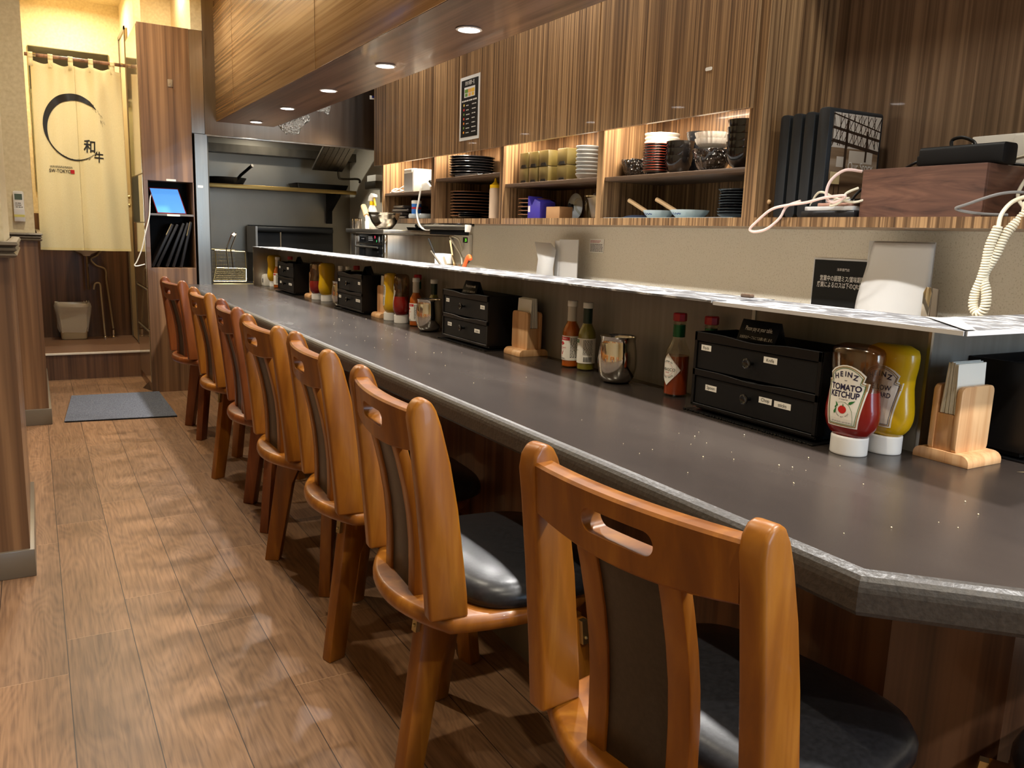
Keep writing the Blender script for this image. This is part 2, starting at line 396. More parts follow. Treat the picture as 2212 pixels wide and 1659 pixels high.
# left piers: papered above, wood-panelled below a moulded rail
def pier(n, x0, x1, y0, y1, rail_lo, rail_hi):
    struct(MB().box(x0, y0, rail_lo, x1-.008, y1, CEIL).build('wall_%s_upper' % n, cream))
    struct(MB().box(x0, y0-.004, .085, x1, y1, rail_lo).build('wall_%s_wainscot' % n, z_left))
    mb = MB(); h = rail_hi-rail_lo
    prof = [(0, 0), (.016, 0), (.022, .15*h), (.016, .28*h), (.013, .33*h), (.022, .45*h), (.018, .6*h), (.013, .64*h), (.026, .78*h), (.022, .95*h), (.008, h), (0, h)]
    for k in range(len(prof)-1):
        (a, z0), (b, z1) = prof[k], prof[k+1]
        for q in (0,):
            v = [(x0, y0-.004-a, rail_lo+z0), (x1+a, y0-.004-a, rail_lo+z0), (x1+a, y1, rail_lo+z0), (x0, y0-.004-b, rail_lo+z1), (x1+b, y0-.004-b, rail_lo+z1), (x1+b, y1, rail_lo+z1)]
            mb.add(v, [(0, 1, 4, 3), (1, 2, 5, 4)])
    struct(mb.build('trim_1' if n == 'near' else 'trim_2', trim_dark, norm=False))
    struct(MB().box(x0, y0-.014, 0, x1+.012, y1, .085).build('baseboard_%s' % n, trim_dark, bevel=.003))
pier('near', -1.52, -.060, 2.72, 3.45, .944, .990)
pier('far', -1.52, .024, 4.83, 7.30, .946, .986)
# alcove: sink wall, right reveal, recess above the tall cabinet
struct(MB().box(.024, 7.08, 0, .70, 7.2, 1.10).build('wall_sink_lower', z_vert_dark))
struct(MB().box(.024, 7.08, 1.10, .70, 7.2, CEIL).build('wall_sink_upper', cream))
struct(MB().box(.655, 6.16, 0, .70, 7.08, 1.05).build('wall_alcove_lower', z_vert_dark))
struct(MB().box(.655, 6.16, 1.05, .70, 7.08, CEIL).build('wall_alcove_upper', cream))
struct(MB().box(.70, 6.30, 0, .93, 6.36, CEIL).build('wall_recess_back', cream))
struct(MB().box(.905, 5.54, 2.214, 1.06, 6.30, CEIL).build('wall_recess_side', cream))
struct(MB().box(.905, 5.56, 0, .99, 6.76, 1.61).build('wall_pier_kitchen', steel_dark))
# steel cladding strips between the cabinet and the hood
struct(MB().box(.892, 5.535, 1.61, .968, 5.56, 2.212).build('trim_3', steel_v))
struct(MB().box(.905, 5.532, .05, .978, 5.556, 1.606).build('trim_4', steel_v))
# soffit with its lamps
sx0, sx1, sy0, sy1 = 1.040, 1.392, -1.7, 5.535
struct(MB().add([(sx0, sy0, SOFZ), (sx0, sy1, SOFZ), (sx0, sy1, 2.39), (sx0, sy0, 2.39)], [(0, 1, 2, 3)]).build('wall_soffit_face', z_soffit, norm=False, solid=.004))
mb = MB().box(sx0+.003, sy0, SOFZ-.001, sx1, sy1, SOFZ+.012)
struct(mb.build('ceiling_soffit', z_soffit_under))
struct(MB().box(sx1-.02, sy0, SOFZ+.012, sx1, sy1, CEIL).build('wall_soffit_rear', z_vert))
struct(MB().box(sx0+.02, sy0, 2.39, sx1, sy1, CEIL).build('wall_soffit_top', cream))
for y in (5.02, 3.45, 1.95): 
    struct(MB().box(sx0-.0035, y-.0007, SOFZ, sx0-.001, y+.0007, 2.39).build('trim_5', M('panel_joint', srgb(138, 106, 70), .5)))
rim_m = M('lamp_rim', srgb(235, 228, 222), .3)
ordn = ['nearest the camera', 'second', 'third', 'fourth', 'farthest, beside the steel hood']
for i, (x, y) in enumerate(SOFFIT_LIGHTS):
    if y < 1.9: continue
    k = i-4
    t = thing('downlight', 'round glowing white downlight in the wooden soffit, ' + (ordn[k] if k in (0, 4) else ordn[k]+' of the five from the camera'), 'light', (x, y, SOFZ-.001), group='downlights in the soffit')
    MB().loft([[(r*math.cos(2*PI*a/28), r*math.sin(2*PI*a/28), z) for a in range(28)] for r, z in ((.036, 0), (.042, -.004), (.035, -.006), (.031, 0))], False, False).build('rim', rim_m, t)
    MB().lathe([(.031, -.001), (.031, -.003)], 24).build('lens', glow, t)
# aisle lamps on the ceiling over the customers' side (above the frame)
for x, y in AISLE_LIGHTS:
    t = thing('ceiling_lamp', 'warm round ceiling downlight above the aisle, out of the picture', 'light', (x, y, CEIL), group='aisle ceiling lamps')
    MB().lathe([(.07, 0), (.07, -.008), (.055, -.01)], 24).build('rim', rim_m, t)
# ---------------------------------------------------------------- counter
cp = [(.797, 5.532), (.797, .562), (.965, .394), (2.25, .394), (2.25, .884), (1.40, .884), (1.40, 5.532)]
CT = .6825
top = thing('bar_counter', 'long dark brown counter top with rounded front edge and angled near corner', 'counter')
mb = MB()
def off_poly(d):  # the customer edge pulled in by d
    return [(.797+d, 5.532), (.797+d, .562+d*.414), (.965+d*.414, .394+d), (2.25, .394+d), (2.25, .884), (1.40, .884), (1.40, 5.532)]
rings = [[(x, y, z) for x, y in off_poly(d)] for d, z in ((.020, CT), (.014, CT-.0012), (.008, CT-.0045), (.004, CT-.0095), (.0012, CT-.016), (0, CT-.022), (0, .637), (.004, .631), (.012, .630))]
mb.loft(rings[:1]+rings[-1:], False, False)
MB().add(rings[0], [tuple(range(7))]).build('work_surface', counter_m, top)
eb = MB(); n = 7
for k in range(len(rings)-1):
    eb.add([rings[k][i] for i in range(4)] + [rings[k+1][i] for i in range(4)], [(i, i+1, i+5, i+4) for i in range(3)])
eb.add(rings[-1], [tuple(range(6, -1, -1))])
eb.build('front_edge', edge_m, top, sharp=30)
# under-counter panel
struct(MB().prism([(1.02, 5.53), (1.02, .66), (1.13, .55), (2.25, .55), (2.25, .60), (1.15, .60), (1.06, .69), (1.06, 5.53)], .10, .6285, lambda a, b, t: (a, b, t)).build('wall_counter_base', z_base))
struct(MB().prism([(1.012, 5.53), (1.012, .657), (1.127, .542), (2.25, .542), (2.25, .60), (1.15, .60), (1.06, .69), (1.06, 5.53)], 0, .10, lambda a, b, t: (a, b, t)).build('baseboard_counter', trim_dark))
# partition behind the counter, turning the corner
PX, PY = 1.385, .888
struct(MB().box(PX, PY, .630, PX+.02, 5.46, .926).build('wall_partition', steel_part))
struct(MB().box(PX+.0005, PY-.0005, .630, 2.25, PY+.02, .926).build('wall_partition_return', steel_part))
struct(MB().box(PX-.004, PY-.003, CT, PX+.002, PY+.003, .926).build('trim_6', steel_v))
struct(MB().box(1.222, 5.440, CT, PX, 5.452, .926).build('wall_partition_end', steel_v))
lip_m = M('pale_metal_lip', srgb(214, 214, 216), .4, .3)
led = thing('serving_ledge', 'narrow worn grey metal serving ledge along the top of the steel partition', 'shelf')
LZ = .926
MB().box(1.220, 2.69, LZ, 1.405, 5.452, LZ+.004).build('plate', ledge_m, led)
MB().box(1.218, 1.275, LZ+.0015, 1.405, 2.70, LZ+.006).build('plate', ledge_m, led)
MB().prism([(1.220, 1.285), (1.220, .728), (2.25, .728), (2.25, .905), (1.41, .905), (1.41, 1.285)], LZ, LZ+.004, lambda a, b, t: (a, b, t)).build('corner_plate', ledge_m, led)
MB().box(1.2185, .731, LZ-.003, 1.2200, 1.27, LZ+.0045).build('front_lip', lip_m, led)
MB().box(1.2215, .7265, LZ-.003, 2.25, .728, LZ+.0045).build('front_lip', lip_m, led)
tp = tag(MB().add([(1.219, .728, LZ+.0066), (1.245, .728, LZ+.0066), (1.40, .85, LZ+.0066), (1.385, .905, LZ+.0066)], [(0, 1, 2, 3)]).build('clear_tape', M('old_clear_tape', srgb(160, 156, 150), .25)), 'strip of old yellowed clear tape across the ledge corner', 'tape')
# red and cream paper strip hanging at the seam of the partition
t = thing('paper_marker', 'thin cream paper strip with red tip stuck on the steel partition', 'strip')
MB().box(PX-.003, 1.306, .880, PX-.0005, 1.3155, .925).build('strip', label_w, t)
MB().box(PX-.003, 1.306, .852, PX-.0005, 1.3155, .880).build('tip', red_pl, t)
# kitchen worktop behind the partition
wt = tag(MB().box(1.42, .92, .74, 2.30, 4.70, .80).build('kitchen_worktop', steel_v), 'steel kitchen worktop hidden behind the partition', 'worktop')

# ================================================================ chairs
def make_chair(label, mat):
    t = thing('counter_chair', label, 'chair', group='wooden chairs along the counter')
    K = dict(parent=t, link_obj=True)
    # seat board
    def board(z, g):
        pts = []
        for k in range(13):   # rear arc from -y to +y
            a = lerp(-1, 1, k/12); y = a*.192
            pts.append((-.205-.062*(1-a*a)-g*.9, y*(1+g*3)))
        for k in range(9):
            a = k/8; pts.append((lerp(-.195, .03, a), .196+.012*math.sin(PI*a)+g))
        for k in range(1, 12):
            a = R(90-180*k/12); pts.append((.03+.112*math.cos(a)+g, .196*math.sin(a)+(g if a > 0 else -g)))
        for k in range(9):
            a = 1-k/8; pts.append((lerp(-.195, .03, a), -.196-.012*math.sin(PI*a)-g))
        return [(x, y, z) for x, y in pts]
    MB().loft([board(.376, -.014), board(.380, -.004), board(.388, 0), board(.396, 0), board(.405, -.003), board(.409, -.010)]).build('seat_board', mat, sharp=60, **K)
    # cushion
    def cus(s, z):
        pts = []
        for k in range(40):
            a = 2*PI*k/40; c, q = math.cos(a), math.sin(a); e = .55
            x = math.copysign(abs(c)**e, c); y = math.copysign(abs(q)**e, q)
            pts.append((-.006+.162*x*s, .203*y*s*(1.0-.03*x), z))
        return pts
    MB().loft([cus(.955, .407), cus(1.0, .414), cus(1.0, .428), cus(.96, .442), cus(.86, .451), cus(.62, .458), cus(.3, .461)]).build('cushion', black_lt, t, sharp=80)
    # side posts
    poly = [(-.2385, .407), (-.246, .50), (-.258, .62), (-.270, .72), (-.2755, .757), (-.273, .776), (-.264, .788), (-.252, .791), (-.240, .785), (-.231, .770), (-.222, .745), (-.205, .68), (-.190, .60), (-.177, .50), (-.171, .45), (-.168, .407)]
    for s in (1, -1):
        MB().prism(poly, s*.157, s*.189, lambda a, b, y: (a, y+s*.004*(.79-b)/.4, b)).build('side_post', mat, bevel=.007, seg=3, sharp=50, **K)
    # top rail with hand slot
    def rail_pt(y, z, d):
        q = 1-(y/.158)**2
        return (-.2505+(.71-z)*.10-.016*q+d, y, z)
    n = 64; rings2 = []
    for lv in (0, .34, .67, 1):
        ring = []
        for k in range(n):
            a = 2*PI*k/n; c, s_ = math.cos(a), math.sin(a)
            m_ = max(abs(c), abs(s_))
            y = .158*c/m_; zz = s_/m_
            z = .730 + (.035 if zz > 0 else .028 + .012*(1-(y/.158)**2))*zz
            f = max(0, abs(c)*2.2-1.2)
            yi = .057*(1 if c > 0 else -1)*(abs(c)**.45) if abs(c) > 1e-6 else 0
            zi = .730 + .0145*(1 if s_ > 0 else -1)*min(1, abs(s_)*1.6)**.8 if abs(s_) > 1e-6 else .730
            if abs(yi) > .0425:
                u = min(1, (abs(yi)-.0425)/.0145); zi = .730 + math.copysign(.0145*math.sqrt(max(0, 1-u*u)), s_)
            ring.append((lerp(yi, y, lv), lerp(zi, z, lv)))
        rings2.append(ring)
    th = .0155
    mb = MB()
    fr = [[rail_pt(y, z, -th) for y, z in r] for r in rings2]
    bk = [[rail_pt(y, z, th) for y, z in r] for r in rings2]
    outm = [[rail_pt(y, z+.004*((z-.730)/.04), d) for y, z in rings2[3]] for d in (-th*.75, 0, th*.75)]
    mb.loft([fr[0], fr[1], fr[2], fr[3], outm[0], outm[1], outm[2], bk[3], bk[2], bk[1], bk[0], fr[0]], False, False)
    mb.build('top_rail', mat, sharp=40, **K)
    # slats and leather strip
    def strip(y0, y1, d0, d1, m_, nm, lo=.407, hi=.704):
        rings = []
        for k in range(7):
            z = lerp(lo, hi, k/6); u = k/6
            x = -.205 - .052*u + .014*math.sin(PI*u) - .012*(1-u)
            rings.append([(x+d0, y0, z), (x+d0, y1, z), (x+d1, y1, z), (x+d1, y0, z)])
        b = MB().loft(rings)
        return b.build(nm, m_, t, bevel=.002, seg=2, sharp=50, link_obj=(nm == 'slat'))
    strip(.050, .083, -.012, .008, mat, 'slat'); strip(-.083, -.050, -.012, .008, mat, 'slat')
    strip(-.050, .050, -.008, .010, back_lt, 'back_panel')
    return t
def add_base(t, mat, rb):
    """swivel base: top cross block, four splayed legs, corner brackets"""
    mb = MB().box(-.055, -.055, .345, .055, .055, .376)
    for a in range(4):
        c, s = math.cos(rb+a*PI/2), math.sin(rb+a*PI/2)
        q = MB().box(.0, -.024, .330, .185, .024, .364)
        q.map(lambda x, y, z: (x*c-y*s, x*s+y*c, z)); mb.ext(q)
    mb.build('base_cross', mat, t, link_obj=True)
    for a in range(4):
        c, s = math.cos(rb+a*PI/2), math.sin(rb+a*PI/2)
        prof = [(.135, .340), (.222, .340), (.262, .006), (.259, 0), (.222, 0)]
        q = MB().prism([(.122, .365), (.210, .365), (.262, .0), (.216, .0), (.168, .26)], -.017, .017, lambda x, z, y: (x, y, z))
        q.map(lambda x, y, z: (x*c-y*s, x*s+y*c, z)); lg = q.build('leg', mat, t, bevel=.004, seg=2, link_obj=True)
        b = MB().box(0.2085, -.007, .325, .2195, .007, .368); b.map(lambda x, y, z: (x+.13*(.368-z), y, z)); b.sph((.2245, 0, .337), .0035, 8, 5)
        b.map(lambda x, y, z: (x*c-y*s, x*s+y*c, z)); b.build('bracket', brass, lg)
chairs = [ # rail middle x, y, yaw, base yaw, material, label
 (.567, .695, 7.2, 12, 0, 'orange-brown wooden chair nearest the camera, hand slot facing us, worn pale edge'),
 (.5315, 1.359, -3.9, 10, 0, 'orange-brown wooden chair second from the camera, glossy light on its black seat'),
 (.559, 1.930, -3.7, 17, 0, 'orange-brown wooden chair third from the camera along the counter'),
 (.5555, 2.4045, 1.2, -33, 0, 'pale orange wooden chair fourth from the camera, scuffed top rail'),
 (.5745, 2.9645, -2.3, 42, 1, 'reddish wooden chair fifth from the camera, dark chipped post tops'),
 (.5885, 3.5905, .8, 20, 0, 'yellowish orange wooden chair sixth from the camera, second from the far end'),
 (.5845, 4.3495, 5.5, 45, 1, 'reddish brown wooden chair at the far end beside the tall cabinet'),
 (1.20, .10, 92, 30, 0, 'black seated wooden chair round the near corner of the counter, mostly out of the picture')]
proto = None
for i, (x, y, yaw, rb, mi, lab) in enumerate(chairs):
    mat = (wood_orange, wood_red)[mi]; a = R(yaw)
    cx, cy = x + .258*math.cos(a), y + .258*math.sin(a)
    if proto is None: proto = make_chair(lab, mat); t = proto
    else: t = dup(proto, label=lab) if not proto.get('based') else None
    t.location = (cx, cy, 0); t.rotation_euler = (0, 0, a)
    chairs[i] = (t, mat, R(rb)-a)
for t, mat, rb in chairs:
    for ch in t.children:
        if ch.material_slots[0].link == 'OBJECT': ch.material_slots[0].material = mat
    add_base(t, mat, rb)

# ================================================================ things on the counter
def cyl_fn(rf, eps, face=0.0):
    """label surface round an upright bottle, u to the right as seen from the front (-x)"""
    def fn(u, v):
        r = rf(v)+eps; a = u/r + face
        return (-r*math.cos(a), -r*math.sin(a), v)
    return fn
def wrap(mb, fn, u0, u1, v0, v1, nu=24, nv=2):
    vs = [fn(lerp(u0, u1, i/nu), lerp(v0, v1, j/nv)) for j in range(nv+1) for i in range(nu+1)]
    fs = [(j*(nu+1)+i, j*(nu+1)+i+1, (j+1)*(nu+1)+i+1, (j+1)*(nu+1)+i) for j in range(nv) for i in range(nu)]
    mb.add(vs, fs)
def prof_fn(prof):
    def f(z):
        for (r0, z0), (r1, z1) in zip(prof, prof[1:]):
            if z0 <= z <= z1: return lerp(r0, r1, (z-z0)/max(z1-z0, 1e-9))
        return prof[-1][0]
    return f
def lines(mb, fn, u0, u1, v0, v1, n, fill=.5, seed=0, jit=.25):
    """rows of tiny printed marks too small to read"""
    rr = random.Random(seed); h = (v1-v0)/n
    for k in range(n):
        v = v0+h*k; u = u0
        end = u1 - rr.random()*jit*(u1-u0)
        while u < end:
            w_ = (.4+rr.random())*h*1.1
            patch(mb, fn, rect(u, v, min(u+w_, u1), v+h*fill)); u += w_*1.35
CAPH = .0
# ---- slim hot sauce bottle with wrap-round label
sauce_or = M('orange_pepper_sauce', srgb(190, 104, 36), .25); sauce_gr = M('green_pepper_sauce', srgb(134, 128, 44), .25)
sauce_rd = M('red_pepper_sauce', srgb(146, 58, 22), .25)
neck_w = M('white_neck_sleeve', srgb(196, 188, 174), .45); neck_g = M('dark_green_sleeve', srgb(20, 46, 36), .3)
green_foil = M('green_neck_foil', srgb(22, 92, 56), .25, .4)
amber_gl = clear('stained_bottle_glass', (.92, .78, .55), .05, .08)
def hot_sauce(label, loc, kind, rz=0, group='slim hot sauce bottles'):
    t = thing('hot_sauce_bottle', label, 'bottle', (loc[0], loc[1], CT), rz, group)
    pr = [(.022, 0), (.0255, .002), (.0258, .100), (.0235, .112), (.0165, .126), (.0125, .136), (.0122, .172)]
    MB().lathe(pr, 28).build('glass', amber_gl if kind == 'orange' else clear_gl, t, sharp=50)
    MB().lathe([(.020, .003), (.0238, .005), (.0240, .099), (.022, .111), (.0152, .1245), (.011, .134)], 24).build('sauce', sauce_or if kind == 'orange' else sauce_gr, t, sharp=50)
    MB().lathe([(.0128, .133), (.0133, .1335), (.0130, .1755)], 24).build('neck_sleeve', neck_w if kind == 'orange' else neck_g, t)
    MB().lathe([(.0138, .1755), (.0145, .1765), (.0145, .190), (.0135, .1915)], 24).build('cap', white_pl, t)
    rf = lambda z: .0258
    f1, f2, f3 = cyl_fn(rf, .0004), cyl_fn(rf, .0007), cyl_fn(rf, .0009)
    lb = MB(); wrap(lb, f1, -.072, .060, .022, .092, 40); lab = lb.build('label', label_w, t, norm=False)
    a = MB()
    if kind == 'orange':
        wrap(a, f2, -.030, .022, .079, .089, 12); a.build('red_band', ink_red, lab, norm=False)
        b = MB(); put_text(b, "Marie Sharp's", .0068, f3, -.004, .084); b.build('lettering', ink_w, lab, norm=False)
        c = MB(); put_text(c, 'HABANERO', .0058, f3, -.004, .058); put_text(c, 'PEPPER SAUCE', .0030, f3, -.004, .0535); patch(c, f3, [(-.010, .049), (-.008, .049), (-.004, .040), (0, .049), (.002, .049), (-.003, .037), (-.005, .037)]); put_text(c, 'HOT', .0036, f3, -.004, .0325)
        for du, dv in ((0, 0), (.005, .003), (-.004, .004), (.001, .006)): patch(c, f3, [(-.004+du+.0038*math.cos(k), .067+dv+.0032*math.sin(k)) for k in range(6)])
        c.build('red_print', ink_red, lab, norm=False)
        d = MB(); lines(d, f3, -.018, .010, .024, .030, 2, seed=3); lines(d, f3, .024, .058, .030, .088, 14, seed=5); d.build('small_print', ink, lab, norm=False)
    else:
        wrap(a, f2, -.034, .002, .079, .088, 10); a.build('green_band', ink_green, lab, norm=False)
        b = MB(); put_text(b, "Marie Sharp's", .0060, f3, -.016, .0835); b.build('lettering', ink_w, lab, norm=False)
        c = MB(); patch(c, f3, [(-.016+.006*math.cos(k), .070+.005*math.sin(k)) for k in range(6)]); put_text(c, 'GREEN HABANERO', .0036, f3, -.016, .058); c.build('green_print', ink_green, lab, norm=False)
        d = MB(); lines(d, f3, .016, .044, .046, .089, 12, seed=4, jit=.05)
        u = .018
        rr = random.Random(2)
        while u < .042:
            w_ = .0005+rr.random()*.0011; patch(d, f3, rect(u, .026, u+w_, .040)); u += w_+.0007
        d.build('small_print', ink, lab, norm=False)
    return t
def red_sauce(label, loc, fill=.100, rz=0, group='red-capped pepper sauce bottles'):
    t = thing('pepper_sauce_bottle', label, 'bottle', (loc[0], loc[1], CT), rz, group)
    MB().lathe([(.026, 0), (.029, .003), (.029, .102), (.0272, .112), (.020, .126), (.0155, .136), (.0140, .150), (.0136, .180)], 28).build('glass', clear_gl, t, sharp=50)
    MB().lathe([(.024, .004), (.0272, .006), (.0272, fill-.001), (.027, fill)], 24).build('sauce', sauce_rd, t)
    MB().lathe([(.0143, .143), (.0148, .1435), (.0146, .1725)], 24).build('neck_band', green_foil, t)
    MB().lathe([(.0150, .1745), (.0168, .1755), (.0150, .1785), (.0135, .181)], 20).build('glass_ring', clear_gl, t)
    MB().lathe([(.0150, .181), (.0163, .182), (.0163, .1975), (.0145, .2005)], 8).build('cap', red_pl, t, sharp=20)
    rf = lambda z: .029
    f1, f2 = cyl_fn(rf, .0004), cyl_fn(rf, .0008)
    lb = MB(); n = 14
    for i in range(n):
        a, b = lerp(-1, 1, i/n), lerp(-1, 1, (i+1)/n)
        ha, hb = .038*(1-abs(a))**.95+.0006, .038*(1-abs(b))**.95+.0006
        lb.add([f1(a*.034, .066-ha), f1(b*.034, .066-hb), f1(b*.034, .066+hb), f1(a*.034, .066+ha)], [(0, 1, 2, 3)])
    lab = lb.build('label', label_w, t, norm=False)
    c = MB(); put_text(c, 'TABASCO', .0098, f2, 0, .066); 
    for i, ch in enumerate('McILHENNY CO.'):
        a = R(130-80*i/12); put_text(c, ch, .0054, f2, .022*math.cos(a), .066+.0195*math.sin(a), rot=a-PI/2)
    for i, ch in enumerate('PEPPER SAUCE'):
        a = R(225+90*i/11); put_text(c, ch, .0054, f2, .022*math.cos(a), .066+.0195*math.sin(a), rot=a+PI/2)
    c.build('lettering', neck_g, lab, norm=False)
    d = MB(); put_text(d, 'BRAND', .0040, f2, 0, .0585)
    for r0, r1 in ((.0155, .0159), (.0255, .0258)):
        for k in range(36):
            a, b = 2*PI*k/36, 2*PI*(k+1)/36
            if r0 > .02 and (abs(math.sin(a)) > .75): continue
            d.add([f2(r*math.cos(q), .066+r*math.sin(q)) for r, q in ((r0, a), (r1, a), (r1, b), (r0, b))], [(0, 1, 2, 3)])
    d.build('red_print', ink_red, lab, norm=False)
    return t
# ---- squeeze bottle standing on its cap
KP = [(.030, .033, .020), (.036, .038, .025), (.045, .050, .030), (.0495, .066, .0320), (.0495, .082, .0322), (.0465, .102, .0310), (.0440, .122, .0295), (.0445, .140, .0295), (.0480, .160, .0300), (.0490, .176, .0300), (.0480, .187, .0290), (.043, .1945, .026), (.030, .1985, .018)]
def kp(z):
    for (a0, z0, b0), (a1, z1, b1) in zip(KP, KP[1:]):
        if z <= z1: t = min(1, max(0, (z-z0)/(z1-z0))); return lerp(a0, a1, t), lerp(b0, b1, t)
    return KP[-1][0], KP[-1][2]
def kring(z, g=0, n=40, e=.86):
    a, b = kp(z); pts = []
    for k in range(n):
        c, s = math.cos(2*PI*k/n), math.sin(2*PI*k/n)
        pts.append((math.copysign(abs(c)**e, c)*(b-g), math.copysign(abs(s)**e, s)*(a-g), z))
    return pts
def kfn(eps):
    def fn(u, v):
        a, b = kp(v); q = min(.97, abs(u)/a); e = .86
        c = (1-q**(2/e))**(e/2)
        return (-b*c-eps, -u, v)
    return fn
def keystone(s=1.0, g=0.0):
    p = [(-.029+g, .052+g), (.029-g, .052+g), (.0395-g, .134-g), (.0315-g, .136-g), (.0345-g, .147-g)]
    for k in range(1, 8):
        a = lerp(1, -1, k/8); p.append((a*(.0345-g), .149-g+.014*(1-a*a)))
    p += [(-.0345+g, .147-g), (-.0315+g, .136-g), (-.0395+g, .134-g)]
    return p
def ribbon(mb, fn, poly, w_):
    n = len(poly)
    for i in range(n):
        (x0, y0), (x1, y1) = poly[i], poly[(i+1) % n]; m = max(1, int(math.hypot(x1-x0, y1-y0)/.006))
        dx, dy = x1-x0, y1-y0; q = math.hypot(dx, dy) or 1; nx, ny = -dy/q*w_, dx/q*w_
        for k in range(m):
            a, b = k/m, (k+1)/m
            mb.add([fn(x0+dx*a, y0+dy*a), fn(x0+dx*b, y0+dy*b), fn(x0+dx*b+nx, y0+dy*b+ny), fn(x0+dx*a+nx, y0+dy*a+ny)], [(0, 1, 2, 3)])
def fill_poly(mb, fn, poly, nrow=22):
    """cover a polygon (star-shaped in u about 0) with thin rows so that it bends with the bottle"""
    ys = sorted(set([p[1] for p in poly])); y0, y1 = ys[0], ys[-1]
    def span(y):
        xs = []
        for (ax, ay), (bx, by) in zip(poly, poly[1:]+poly[:1]):
            if (ay <= y < by) or (by <= y < ay): xs.append(ax+(bx-ax)*(y-ay)/(by-ay))
        return (min(xs), max(xs)) if xs else None
    rows = sorted(set([lerp(y0+1e-5, y1-1e-5, k/nrow) for k in range(nrow+1)] + [min(max(y+d, y0+1e-5), y1-1e-5) for y in ys for d in (-1e-5, 1e-5)]))
    for a, b in zip(rows, rows[1:]):
        sa, sb = span(a), span(b)
        if not sa or not sb: continue
        for k in range(10):
            t0, t1 = k/10, (k+1)/10
            mb.add([fn(lerp(*sa, t0), a), fn(lerp(*sa, t1), a), fn(lerp(*sb, t1), b), fn(lerp(*sb, t0), b)], [(0, 1, 2, 3)])
ketchup_m = M('tomato_ketchup', srgb(128, 24, 18), .22, coat=.3); mustard_m = M('yellow_mustard', srgb(206, 162, 12), .25, coat=.3)
smear = clear('smeared_clear_plastic', (.78, .66, .54), .12, .14)
cap_m = M('squeeze_cap_white', srgb(232, 230, 226), .35)
